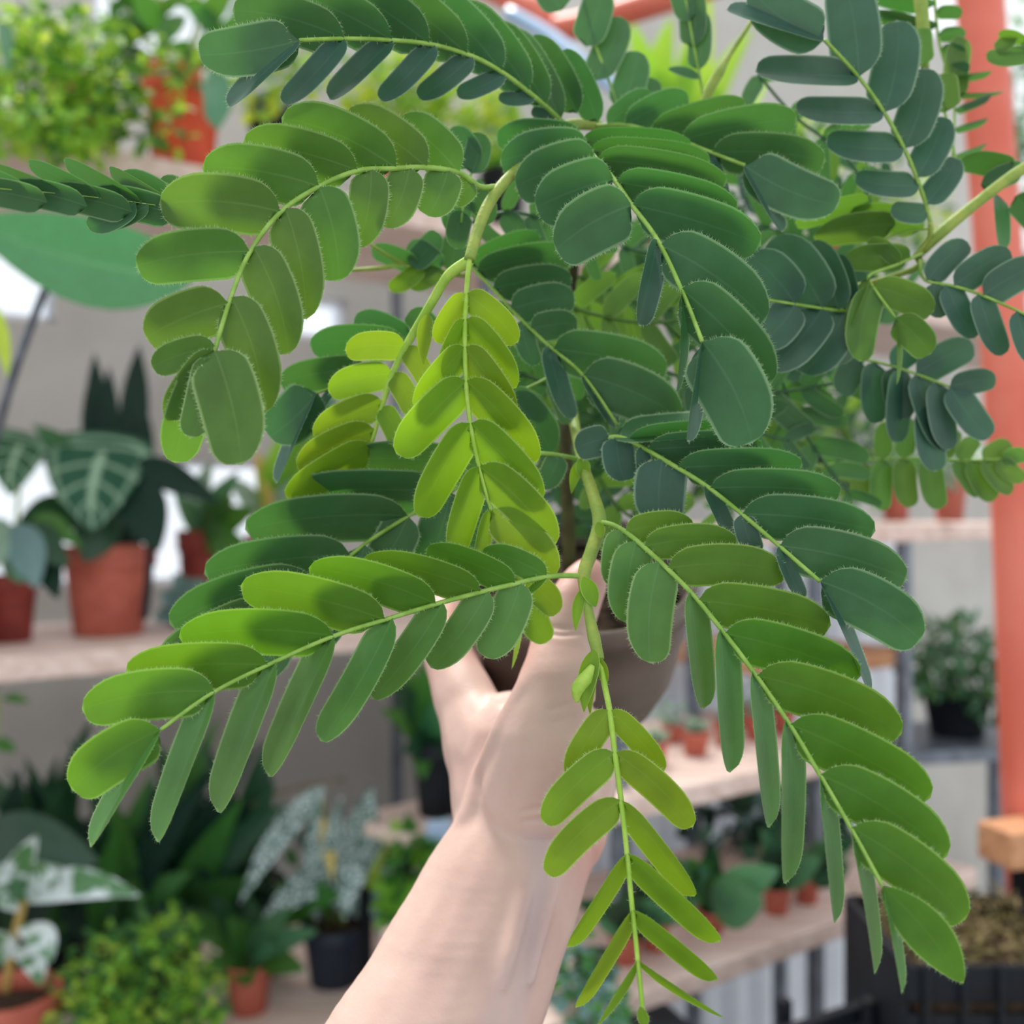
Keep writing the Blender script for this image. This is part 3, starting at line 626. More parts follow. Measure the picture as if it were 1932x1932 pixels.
stem([(765, 500, .415), (725, 478, .41), (695, 458, .405)], [5, 4, 3], hairs=0)
stem([(1326, 200, .425), (1338, 170, .425), (1356, 138, .425), (1376, 105, .425), (1418, 40, .42), (1445, -10, .42)], [7, 12, 13, 6, 5, 5], hairs=0)
stem([(1735, -20, .43), (1742, 55, .43), (1745, 130, .43)], [16, 15, 10], hairs=0)
stem([(1725, 485, .41), (1752, 452, .405), (1755, 420, .40)], [6, 5, 5], hairs=.3)

# --- pinnate leaves
rl = random.Random(11)
NLEAF = [0]
def catmull(pts, sub=8):
    out = []; n = len(pts)
    for i in range(n-1):
        p0, p1, p2, p3 = (Vector(pts[max(0, min(n-1, i+k))]) for k in (-1, 0, 1, 2))
        for k in range(sub):
            t = k/sub; out.append(.5*((2*p1)+(p2-p0)*t+(2*p0-5*p1+4*p2-p3)*t*t+(3*p1-p0-3*p2+p3)*t**3))
    out.append(Vector(pts[-1])); return out
def frond(rach, leaves, tone='mid', ratio=.36, r0=5.0, r1=3.0, hair=True, sgn=1, dz=0.0, stalk='rachis', minroll=.22, bend=.05, kind='leaflet'):
    """rach: pixel x, y and depth along the stalk; leaves: base px, tip px, seen width px [, tone, kind, flip]"""
    C = catmull(rach)
    pts = [P(*p) for p in rach]; n = len(pts)
    fo = tube('frond', pts, [((r0*(1-i/(n-1))+r1*i/(n-1)))/F*.33 for i in range(n)], M[stalk], plant, 8, 6, .5 if hair else 0)
    for lf in leaves:
        bx, by, tx, ty, w = lf[:5]; tn = lf[5] if len(lf) > 5 and lf[5] else tone; kd = lf[6] if len(lf) > 6 and lf[6] else kind
        flip = (lf[7] if len(lf) > 7 else 1) or 1; dd = lf[8] if len(lf) > 8 else 0
        i = min(range(len(C)), key=lambda k: (C[k].x-bx)**2+(C[k].y-by)**2); c = C[i]
        if (c.x-bx)**2+(c.y-by)**2 < 16**2: bx, by = c.x, c.y
        d = c.z
        q = C[max(0, i-3)]; q2 = C[min(len(C)-1, i+3)]
        prox = P(q.x, q.y, d)-P(q2.x, q2.y, d)
        B = P(bx, by, d-.0006+dd*.25); L = math.hypot(tx-bx, ty-by)
        full = max(w, ratio*L*rl.uniform(.97, 1.05))
        roll = max(minroll, math.acos(min(1, w/full)))*sgn*flip
        W = full/F*d
        if w/full > math.cos(minroll): W = w/math.cos(minroll)/F*d
        T = P(tx, ty, d+dd+dz*L/250+rl.uniform(-.002, .002))
        edge = w < .6*full
        v, f, uv, (wv_, nv_, a) = leaf_geo(B, T, W, prox, roll, kd, bend*(.4 if edge else 1)*rl.uniform(.6, 1.3), .10 if not edge else .22, rl.uniform(.02, .07), 14 if hair else 11, 3)
        mi = [0]*len(f); mats = [M[tn]]
        if hair:
            hv, hf = leaf_hairs(v, 14, 3, nv_, .0012, rl); k = len(v); v += hv; f += [tuple(x+k for x in g) for g in hf]; uv += [(.5, .5)]*len(hv); mi += [1]*len(hf); mats.append(M['hair'])
        mesh_obj('leaflet', v, f, mats, fo, B, uv, mi); NLEAF[0] += 1
    return fo
def gen(rach, n, ln, wd, ang=62, tone='dark', both=True, tmin=.08, ratio=.36, side=None):
    C = catmull(rach); out = []
    for k in range(n):
        t = tmin+(1-tmin)*k/(n-1); i = min(len(C)-1, int(t*(len(C)-1))); c = C[i]
        e = C[min(len(C)-1, i+2)]-C[max(0, i-2)]; an = math.atan2(e.y, e.x)
        s = .72+.5*math.sin(math.pi*min(1, t*.9+.08))
        for sd in ((-1, 1) if side is None else (side,)):
            a = an+sd*math.radians(ang*(1-.35*t)+rl.uniform(-7, 7)); l = ln*s*rl.uniform(.9, 1.1)*.85
            out.append((c.x, c.y, c.x+math.cos(a)*l, c.y+math.sin(a)*l, wd*rl.uniform(.65, 1.05)*s*.85))
    pts = [P(*p) for p in rach]; v, f, _, _ = tube_geo(pts, [3.5/F*.4]*len(pts), 6, 5); inner_add(v, f, [(.5, .5)]*len(v), tone)
    for (bx, by, tx, ty, w) in out:
        c = min(C, key=lambda k: (k.x-bx)**2+(k.y-by)**2); L = math.hypot(tx-bx, ty-by)
        B, T = P(bx, by, c.z), P(tx, ty, c.z+rl.uniform(-.008, .008)); full = max(w, ratio*L)
        v, f, uv, _ = leaf_geo(B, T, full/F*c.z, P(rach[0][0], rach[0][1], c.z)-P(rach[-1][0], rach[-1][1], c.z), max(.2, math.acos(min(1, w/full))), 'leaflet', .05, .1, .05, 9, 2)
        inner_add(v, f, uv, tone)
INNER = [[], [], [], []]
TN = ['dark', 'mid', 'glauc']
def inner_add(v, f, uv, tone):
    k = len(INNER[0]); INNER[0].extend(v); INNER[1].extend(tuple(x+k for x in g) for g in f); INNER[2].extend(uv); INNER[3].extend([TN.index(tone)]*len(f))

# front left frond
frond([(1102, 1087, .342), (1040, 1087, .338), (960, 1104, .334), (850, 1132, .329), (740, 1165, .324), (630, 1200, .319), (520, 1248, .313), (405, 1305, .306), (303, 1377, .298)],
 [(1030, 1087, 908, 1040, 50), (975, 1098, 803, 1036, 56), (905, 1117, 682, 1058, 64), (823, 1138, 582, 1072, 74), (722, 1168, 453, 1106, 86), (625, 1202, 337, 1203, 86), (512, 1250, 237, 1268, 88), (403, 1306, 154, 1338, 94), (303, 1377, 135, 1490, 100),
  (1030, 1090, 985, 1126, 14, 'fresh', 'thin'), (985, 1100, 917, 1242, 74, 'under'), (915, 1118, 812, 1260, 66, 'under'), (830, 1135, 700, 1318, 62, 'under'), (735, 1168, 603, 1398, 64, 'under'), (635, 1202, 505, 1465, 56, 'under'), (520, 1252, 408, 1532, 60, 'under'), (408, 1306, 294, 1588, 48, 'under'), (303, 1378, 168, 1596, 36, 'under')], 'fresh', .37, 5.5, 3.5)
# centre lime frond
frond([(886, 490, .343), (880, 555, .341), (877, 655, .338), (882, 755, .337), (895, 840, .338), (915, 920, .341), (938, 1000, .346), (962, 1065, .351), (985, 1115, .354)],
 [(880, 552, 978, 645, 54), (878, 603, 974, 732, 57), (877, 657, 970, 790, 61), (880, 722, 1014, 872, 70), (888, 797, 1022, 945, 73), (905, 877, 1048, 1028, 77), (929, 960, 1049, 1085, 78), (968, 1078, 1056, 1155, 57), (985, 1112, 1030, 1214, 57),
  (878, 552, 822, 646, 42), (877, 606, 833, 700, 35), (877, 655, 783, 772, 54), (880, 718, 748, 857, 73), (888, 798, 790, 976, 66), (904, 880, 855, 1050, 54), (928, 960, 905, 1060, 30), (975, 1100, 966, 1262, 14, 'lime', 'thin')], 'lime', .44, 5.5, 3.5, stalk='limestalk')
# lime shoot going left behind
frond([(886, 492, .345), (846, 520, .350), (812, 575, .354), (765, 655, .358), (738, 712, .360), (718, 775, .362), (700, 840, .365)],
 [(765, 655, 651, 660, 54), (740, 704, 619, 738, 58), (722, 760, 591, 822, 60), (708, 815, 561, 885, 66), (700, 840, 540, 940, 64), (765, 658, 806, 724, 42), (743, 706, 780, 780, 44), (724, 765, 752, 838, 42)], 'lime', .44, 12, 4, stalk='limestalk')
# curved left frond
frond([(935, 352, .356), (905, 352, .350), (866, 326, .344), (805, 316, .339), (740, 318, .335), (675, 322, .331), (602, 352, .326), (530, 400, .321), (472, 475, .315), (436, 560, .309), (405, 662, .302)],
 [(866, 326, 752, 226, 84), (808, 316, 650, 216, 90), (745, 316, 531, 222, 96), (672, 324, 458, 270, 90), (598, 354, 381, 316, 96), (527, 403, 300, 386, 104), (470, 477, 256, 502, 96), (432, 568, 275, 638, 98), (408, 655, 286, 692, 60), (406, 664, 456, 876, 112, 'mid', None, 1, -.010), (400, 664, 362, 826, 66, 'mid', None, 1, -.005), (400, 672, 316, 790, 60, 'mid', None, 1, .004), (402, 672, 330, 874, 84, 'mid', None, 1, .010),
  (895, 342, 848, 382, 48, 'mid'), (848, 320, 808, 408, 72), (775, 317, 728, 430, 70), (700, 320, 672, 468, 74), (606, 352, 640, 530, 96), (538, 398, 578, 602, 86), (478, 470, 545, 668, 88), (440, 560, 500, 780, 92)], 'mid', .44, 6, 4)
# dark frond below it
frond([(1100, 868, .375), (1040, 857, .374), (1000, 858, .373), (930, 882, .372), (850, 928, .370), (780, 968, .367), (700, 1018, .363), (655, 1052, .360), (590, 1092, .356), (500, 1150, .350)],
 [(930, 882, 647, 868, 74), (855, 930, 545, 930, 84), (765, 975, 462, 1000, 90), (660, 1050, 385, 1082, 92), (590, 1092, 320, 1178, 92), (520, 1138, 300, 1260, 80),
  (1052, 860, 1022, 922, 46), (905, 895, 895, 1080, 60), (850, 928, 800, 1080, 84), (775, 972, 700, 1090, 80), (640, 1062, 600, 1230, 70), (560, 1110, 505, 1280, 60), (690, 1030, 640, 1190, 70)], 'dark', .40, 5, 3.5)
frond([(780, 640, .385), (700, 690, .38), (640, 725, .376), (596, 742, .373)],
 [(760, 650, 584, 652, 66), (770, 640, 668, 600, 56), (690, 695, 526, 722, 62), (600, 742, 508, 825, 92), (596, 745, 522, 912, 22, 'glauc'), (640, 728, 565, 838, 16, 'glauc'), (820, 630, 770, 590, 50)], 'dark', .45, 4, 3)
# top left dark frond
frond([(1075, 242, .40), (1045, 215, .39), (1015, 188, .38), (960, 145, .37), (900, 110, .362), (820, 85, .354), (740, 76, .346), (650, 73, .338), (565, 76, .330)],
 [(565, 76, 374, 104, 88), (650, 73, 438, 20, 84), (738, 76, 500, -30, 90), (812, 84, 600, -45, 92), (882, 102, 680, -40, 90), (945, 136, 790, -15, 86), (995, 172, 860, 10, 80), (1028, 198, 925, 45, 72), (1088, 215, 1000, 70, 62), (1128, 232, 1060, 95, 52), (1060, 225, 960, 60, 66),
  (560, 78, 430, 202, 34, 'glauc'), (652, 73, 534, 196, 44, 'glauc'), (735, 74, 622, 188, 42, 'glauc'), (818, 84, 718, 190, 44, 'glauc'), (890, 105, 790, 186, 44, 'glauc'), (953, 138, 862, 180, 36, 'glauc'), (1008, 180, 940, 185, 26, 'glauc'), (1050, 215, 1002, 210, 24, 'glauc')], 'dark', .42, 5.5, 4)
# centre right blue-green frond
frond([(1075, 242, .40), (1098, 266, .378), (1122, 297, .360), (1158, 338, .347), (1192, 387, .338), (1240, 452, .329), (1285, 545, .320), (1325, 645, .311)],
 [(1098, 268, 936, 258, 66), (1112, 285, 943, 305, 84), (1126, 300, 972, 352, 96), (1158, 335, 1010, 392, 104), (1192, 387, 1048, 472, 112),
  (1098, 264, 1305, 275, 56), (1112, 282, 1340, 305, 64), (1130, 302, 1372, 345, 70), (1165, 342, 1392, 395, 76), (1195, 385, 1436, 462, 96), (1245, 458, 1445, 605, 108), (1290, 550, 1455, 725, 106), (1325, 645, 1420, 836, 128),
  (1238, 452, 1206, 614, 42, 'glauc'), (1288, 548, 1278, 742, 18, None, 'thin'), (1325, 645, 1297, 834, 26, 'glauc')], 'dark', .44, 6, 4)
# right of it
frond([(1120, 238, .412), (1180, 236, .405), (1235, 250, .398), (1285, 265, .39), (1335, 285, .384), (1405, 312, .376)],
 [(1180, 238, 1300, 182, 54), (1228, 248, 1408, 198, 60), (1285, 265, 1505, 226, 74), (1345, 288, 1558, 304, 76), (1405, 312, 1582, 388, 88), (1402, 315, 1476, 438, 26, 'glauc'), (1332, 285, 1368, 375, 22, 'glauc'), (1150, 238, 1230, 175, 46)], 'dark', .42, 5, 4)
# upper right blue-dark frond
frond([(1735, 478, .41), (1756, 440, .405), (1750, 398, .402), (1732, 342, .398), (1706, 280, .394), (1668, 212, .39), (1620, 145, .385), (1555, 75, .378)],
 [(1555, 75, 1415, -20, 88), (1556, 78, 1370, 18, 30), (1617, 142, 1592, -40, 94), (1667, 212, 1694, 38, 84), (1705, 278, 1748, 128, 74), (1730, 338, 1782, 220, 62), (1746, 388, 1806, 298, 52),
  (1615, 148, 1425, 135, 50), (1668, 215, 1500, 205, 48), (1705, 283, 1558, 268, 54), (1734, 352, 1612, 338, 46), (1750, 404, 1680, 395, 38)], 'glauc', .45, 5, 4)
# dark frond behind the centre
frond([(886, 500, .40), (930, 545, .395), (970, 590, .39), (1035, 652, .383), (1100, 708, .376), (1165, 802, .37)],
 [(888, 500, 1020, 445, 50), (900, 515, 1085, 480, 62), (930, 545, 1080, 525, 60), (965, 585, 1085, 560, 66), (1000, 620, 1090, 610, 56), (1042, 658, 1260, 700, 92), (1105, 712, 1285, 790, 100), (1035, 652, 1078, 792, 40, 'glauc'), (1100, 710, 1162, 808, 28, 'glauc'), (985, 605, 1010, 690, 40), (950, 570, 960, 640, 36)], 'dark', .44, 4.5, 3.5)
# right middle frond
frond([(1098, 850, .37), (1145, 827, .363), (1185, 830, .359), (1260, 872, .352), (1330, 915, .346), (1400, 970, .340), (1470, 1030, .334), (1547, 1097, .327)],
 [(1155, 826, 1400, 800, 50), (1185, 830, 1420, 815, 60), (1222, 850, 1440, 845, 66), (1275, 880, 1515, 880, 72), (1338, 922, 1588, 932, 78), (1402, 970, 1652, 1002, 88), (1475, 1034, 1712, 1092, 98), (1547, 1097, 1738, 1208, 106),
  (1150, 830, 1085, 846, 60, 'glauc'), (1165, 826, 1178, 908, 62, 'glauc'), (1212, 842, 1226, 935, 30, 'glauc'), (1256, 868, 1248, 992, 96, 'glauc'), (1332, 916, 1388, 1038, 30, 'glauc'), (1398, 968, 1426, 1046, 44, 'glauc'), (1466, 1028, 1516, 1132, 30, 'glauc'), (1547, 1097, 1642, 1314, 22, 'glauc')], 'dark', .40, 5.5, 4)
# front right frond
frond([(1131, 985, .349), (1160, 992, .344), (1195, 1015, .339), (1252, 1066, .333), (1310, 1125, .327), (1367, 1195, .320), (1427, 1275, .313), (1490, 1367, .305), (1547, 1462, .297), (1605, 1562, .289), (1665, 1672, .281)],
 [(1180, 1004, 1310, 992, 56), (1213, 1030, 1392, 1022, 62), (1262, 1075, 1484, 1080, 78), (1314, 1130, 1568, 1180, 88), (1370, 1198, 1624, 1276, 92), (1430, 1280, 1702, 1386, 98), (1492, 1370, 1756, 1506, 102), (1550, 1466, 1788, 1616, 102), (1608, 1568, 1822, 1736, 100), (1665, 1672, 1818, 1856, 86, None, 'oval'),
  (1170, 1000, 1160, 1112, 56, 'under'), (1200, 1020, 1184, 1176, 76, 'under'), (1248, 1062, 1228, 1252, 86, 'under'), (1304, 1120, 1328, 1338, 46, 'under'), (1360, 1188, 1378, 1458, 48, 'under'), (1420, 1266, 1452, 1562, 40, 'under'), (1480, 1352, 1484, 1668, 44, 'under'), (1547, 1462, 1576, 1742, 30, 'under'), (1603, 1560, 1652, 1838, 27, 'under'), (1665, 1672, 1702, 1874, 18, 'under')], 'fresh', .36, 5.5, 3.5)
# hanging lime frond
frond([(1132, 1245, .330), (1140, 1290, .327), (1150, 1340, .324), (1160, 1420, .319), (1172, 1510, .314), (1183, 1610, .308), (1192, 1705, .302), (1202, 1800, .297), (1210, 1880, .293), (1216, 1950, .29)],
 [(1152, 1338, 1253, 1455, 46), (1162, 1418, 1308, 1560, 60), (1173, 1508, 1310, 1692, 44), (1185, 1612, 1358, 1778, 44), (1194, 1712, 1352, 1850, 34), (1204, 1808, 1366, 1920, 14, None, 'thin'),
  (1148, 1338, 1072, 1466, 54), (1158, 1418, 1024, 1552, 64), (1170, 1508, 1030, 1650, 60), (1182, 1612, 1072, 1788, 30), (1192, 1712, 1087, 1902, 26), (1202, 1808, 1128, 1934, 16, None, 'thin'), (1212, 1940, 1208, 1898, 22, None, 'oval')], 'lime', .33, 6, 4, stalk='limestalk')
# upper centre
frond([(1176, 232, .44), (1152, 160, .44), (1122, 80, .44), (1095, -20, .44)], [(1104, 88, 1135, -25, 64), (1122, 152, 1170, 30, 62), (1160, 212, 1204, 96, 62), (1060, 20, 1030, -40, 60), (1175, 235, 1240, 150, 50)], 'dark', .5, 4, 3, False)
frond([(1328, 195, .44), (1320, 140, .44), (1308, 80, .44), (1290, -20, .44)], [(1316, 132, 1318, 20, 44), (1306, 92, 1300, -30, 52), (1294, 45, 1280, -50, 46), (1316, 145, 1260, 130, 18, None, 'thin')], 'dark', .5, 4, 3, False)
# left dark frond seen along its length
frond([(420, 400, .335), (330, 392, .325), (230, 378, .315), (120, 366, .305), (0, 356, .295), (-60, 352, .29)],
 [(330, 388, 205, 318, 30), (275, 376, 120, 302, 34), (190, 366, 52, 308, 34), (115, 358, -20, 314, 32), (335, 408, 158, 374, 60, None, None, 1, -.007), (250, 400, 82, 364, 56, None, None, 1, -.007), (165, 390, 10, 360, 54, None, None, 1, -.007), (90, 382, -70, 354, 54, None, None, 1, -.007), (345, 380, 225, 330, 46), (250, 392, 165, 430, 44), (280, 398, 180, 425, 36), (380, 390, 300, 340, 50), (60, 360, -60, 316, 30)], 'dark', .36, .9, .8, False)
# right cluster
frond([(1650, 592, .405), (1600, 588, .40), (1552, 582, .395), (1500, 574, .39), (1450, 566, .385)], [(1497, 572, 1412, 480, 86), (1552, 580, 1458, 448, 92), (1582, 586, 1528, 455, 70), (1605, 590, 1580, 480, 46), (1500, 574, 1428, 655, 74, 'glauc'), (1550, 584, 1452, 700, 82, 'glauc'), (1592, 588, 1515, 706, 82, 'glauc'), (1620, 590, 1580, 690, 50)], 'glauc', .6, 4, 3, False)
frond([(1740, 478, .405), (1690, 500, .40), (1640, 520, .396), (1650, 545, .392), (1690, 600, .388)], [(1722, 488, 1592, 488, 52), (1648, 540, 1762, 588, 60), (1646, 540, 1622, 682, 58), (1632, 520, 1598, 625, 22), (1690, 600, 1756, 668, 60), (1690, 600, 1692, 726, 10, None, 'thin'), (1700, 500, 1640, 450, 30)], 'mid', .42, 4, 3, False)
frond([(1760, 430, .415), (1700, 440, .412), (1620, 470, .41)], [(1690, 425, 1535, 447, 56), (1640, 380, 1500, 420, 40), (1740, 430, 1600, 400, 50)], 'mid', .4, 4, 3, False)
frond([(1735, 490, .405), (1745, 528, .398), (1800, 540, .394), (1855, 558, .39), (1950, 600, .38)], [(1752, 528, 1826, 456, 50), (1803, 540, 1908, 474, 56), (1857, 557, 1962, 500, 64), (1788, 540, 1840, 638, 46), (1850, 556, 1890, 672, 46), (1912, 585, 1955, 690, 42), (1765, 532, 1775, 600, 40)], 'glauc', .46, 4, 3, False)
frond([(1560, 668, .43), (1620, 676, .425), (1680, 690, .42), (1735, 708, .416), (1792, 730, .412)], [(1730, 704, 1838, 652, 60), (1792, 730, 1880, 714, 46), (1680, 690, 1760, 640, 50), (1620, 678, 1586, 745, 52), (1650, 684, 1650, 800, 48), (1690, 694, 1705, 792, 52), (1730, 708, 1782, 850, 50), (1750, 765, 1765, 890, 52), (1792, 732, 1866, 828, 54), (1700, 700, 1690, 836, 46), (1770, 722, 1790, 850, 46)], 'glauc', .5, 4, 3, False)
frond([(1540, 880, .46), (1640, 868, .46), (1740, 864, .455), (1810, 868, .45), (1890, 866, .445)], [(1628, 872, 1624, 948, 36), (1666, 868, 1664, 964, 40), (1710, 866, 1716, 958, 42), (1746, 866, 1770, 962, 44), (1800, 868, 1845, 938, 28), (1830, 868, 1874, 946, 40), (1856, 868, 1908, 932, 32), (1885, 868, 1932, 908, 34), (1810, 866, 1842, 826, 34), (1858, 866, 1908, 836, 36), (1888, 866, 1938, 858, 32), (1700, 864, 1720, 790, 36), (1745, 864, 1775, 800, 36), (1660, 866, 1670, 795, 34), (1775, 866, 1805, 810, 36)], 'mid', .5, 4, 3, False)
frond([(1762, -20, .45), (1772, 80, .45), (1800, 190, .45), (1795, 320, .45)], [(1766, 20, 1816, 26, 24), (1768, 60, 1822, 66, 26), (1776, 98, 1822, 104, 26), (1782, 128, 1830, 128, 24), (1800, 150, 1872, 136, 14), (1800, 175, 1896, 172, 10), (1800, 205, 1872, 180, 16), (1798, 250, 1864, 226, 14), (1796, 290, 1862, 272, 12), (1768, 15, 1640, -15, 30), (1770, 45, 1650, 20, 30), (1800, 190, 1815, 68, 46, 'mid')], 'dark', .5, 4, 3, False)
frond([(1990, 100, .43), (1940, 100, .43), (1880, 98, .43)], [(1950, 105, 1860, 110, 34), (1875, 98, 1912, 58, 30), (1930, 100, 1960, 55, 30), (1935, 80, 1885, 60, 20)], 'mid', .45, 4, 3, False)
frond([(1740, 240, .42), (1760, 150, .42), (1790, 240, .42), (1810, 340, .415)], [(1740, 125, 1738, 52, 46, 'mid'), (1790, 215, 1780, 138, 58, 'mid'), (1910, 318, 1812, 302, 44), (1850, 350, 1930, 320, 44), (1880, 365, 1888, 470, 26), (1915, 370, 1965, 430, 50)], 'dark', .6, 4, 3, False)
# inner shaded fronds
gen([(1000, 545, .43), (1110, 590, .435), (1230, 610, .44), (1330, 590, .445)], 6, 100, 40, tone='mid')
gen([(1090, 520, .45), (1180, 560, .45), (1290, 640, .45), (1350, 700, .45)], 6, 105, 42, tone='mid')
gen([(1230, 690, .44), (1340, 730, .44), (1460, 740, .44), (1590, 720, .44)], 6, 110, 46)
gen([(1460, 660, .45), (1490, 760, .45), (1540, 850, .45), (1600, 930, .45)], 6, 105, 44)
gen([(1090, 760, .43), (1020, 720, .425), (970, 700, .42), (920, 690, .42)], 5, 100, 42)
frond([(1060, 700, .41), (1000, 730, .40), (960, 745, .395)], [(962, 748, 1042, 855, 80), (965, 745, 1030, 780, 50), (1040, 710, 1075, 800, 40)], 'dark', .6, 4, 3, False)
gen([(890, 420, .42), (960, 400, .42), (1040, 420, .42), (1110, 470, .42)], 5, 95, 42)
gen([(1160, 840, .44), (1250, 810, .44), (1360, 800, .44), (1480, 830, .44)], 6, 105, 46)
gen([(1130, 900, .45), (1170, 960, .45), (1230, 990, .45), (1320, 1000, .45)], 5, 90, 40, tone='mid')
frond([(850, 512, .415), (790, 502, .415), (720, 505, .41), (660, 508, .41)], [(790, 500, 700, 470, 40), (830, 505, 770, 460, 50), (770, 500, 830, 440, 46), (835, 512, 770, 540, 36, 'mid'), (800, 505, 735, 548, 34, 'lime'), (850, 510, 860, 440, 50)], 'dark', .5, 3, 2, False)
frond([(905, 300, .39), (880, 350, .385), (870, 420, .38)], [(905, 320, 845, 245, 60), (890, 330, 905, 250, 50), (880, 360, 850, 440, 56), (885, 350, 930, 420, 50), (872, 400, 860, 470, 46)], 'dark', .55, 3, 2, False)
gen([(1090, 420, .46), (1190, 470, .46), (1300, 480, .46), (1420, 470, .46)], 5, 90, 40, tone='dark')
gen([(1430, 140, .45), (1500, 220, .45), (1600, 300, .45), (1650, 400, .45)], 5, 90, 40, tone='dark')

for k in range(34):
    x, y = (rl.uniform(1000, 1620), rl.uniform(420, 930)) if k < 16 else ((rl.uniform(1000, 1640), rl.uniform(300, 720)) if k < 28 else (rl.uniform(960, 1150), rl.uniform(620, 960))); an = rl.uniform(0, 6.28); l = rl.uniform(150, 230); d_ = rl.uniform(.50, .60)
    gen([(x-math.cos(an)*l/2, y-math.sin(an)*l/2, d_), (x, y-15, d_), (x+math.cos(an)*l/2, y+math.sin(an)*l/2, d_)], 5, 85, 36, tone=rl.choice(['dark', 'glauc', 'mid', 'dark']))
o = mesh_obj('inner_foliage', INNER[0], INNER[1], [M[t_] for t_ in TN], plant, POTC, INNER[2], INNER[3]); o['kind'] = 'stuff'
# --- stipules and buds
def stip(bx, by, tx, ty, w, d, tone='lime', kind='lance', roll=.3):
    B, T = P(bx, by, d), P(tx, ty, d-.001)
    v, f, uv, _ = leaf_geo(B, T, w/F*d, Vector((0, 0, 1)), roll, kind, .06, .35, .05, 10, 2); mesh_obj('stipule', v, f, M[tone], S2, B, uv)
stip(1100, 1088, 1124, 1146, 34, .337, kind='oval'); stip(1100, 1110, 1086, 1192, 24, .338); stip(1122, 1225, 1102, 1345, 40, .327); stip(1126, 1235, 1114, 1352, 22, .329)
stip(1095, 868, 1078, 932, 22, .368); stip(1098, 862, 1100, 905, 30, .366, kind='oval'); stip(1128, 985, 1134, 1016, 22, .344, kind='oval'); stip(808, 592, 800, 690, 32, .352); stip(1128, 1240, 1143, 1300, 24, .329)
v, f, _, _ = tube_geo([P(1118, 1255, .326), P(1104, 1280, .325), P(1090, 1300, .325), P(1088, 1325, .326)], [x/F*.33 for x in (5, 14, 13, 3)], 10, 5); mesh_obj('bud', v, f, M['limestalk'], S2, P(1118, 1255, .326))
print('leaflets', NLEAF[0])

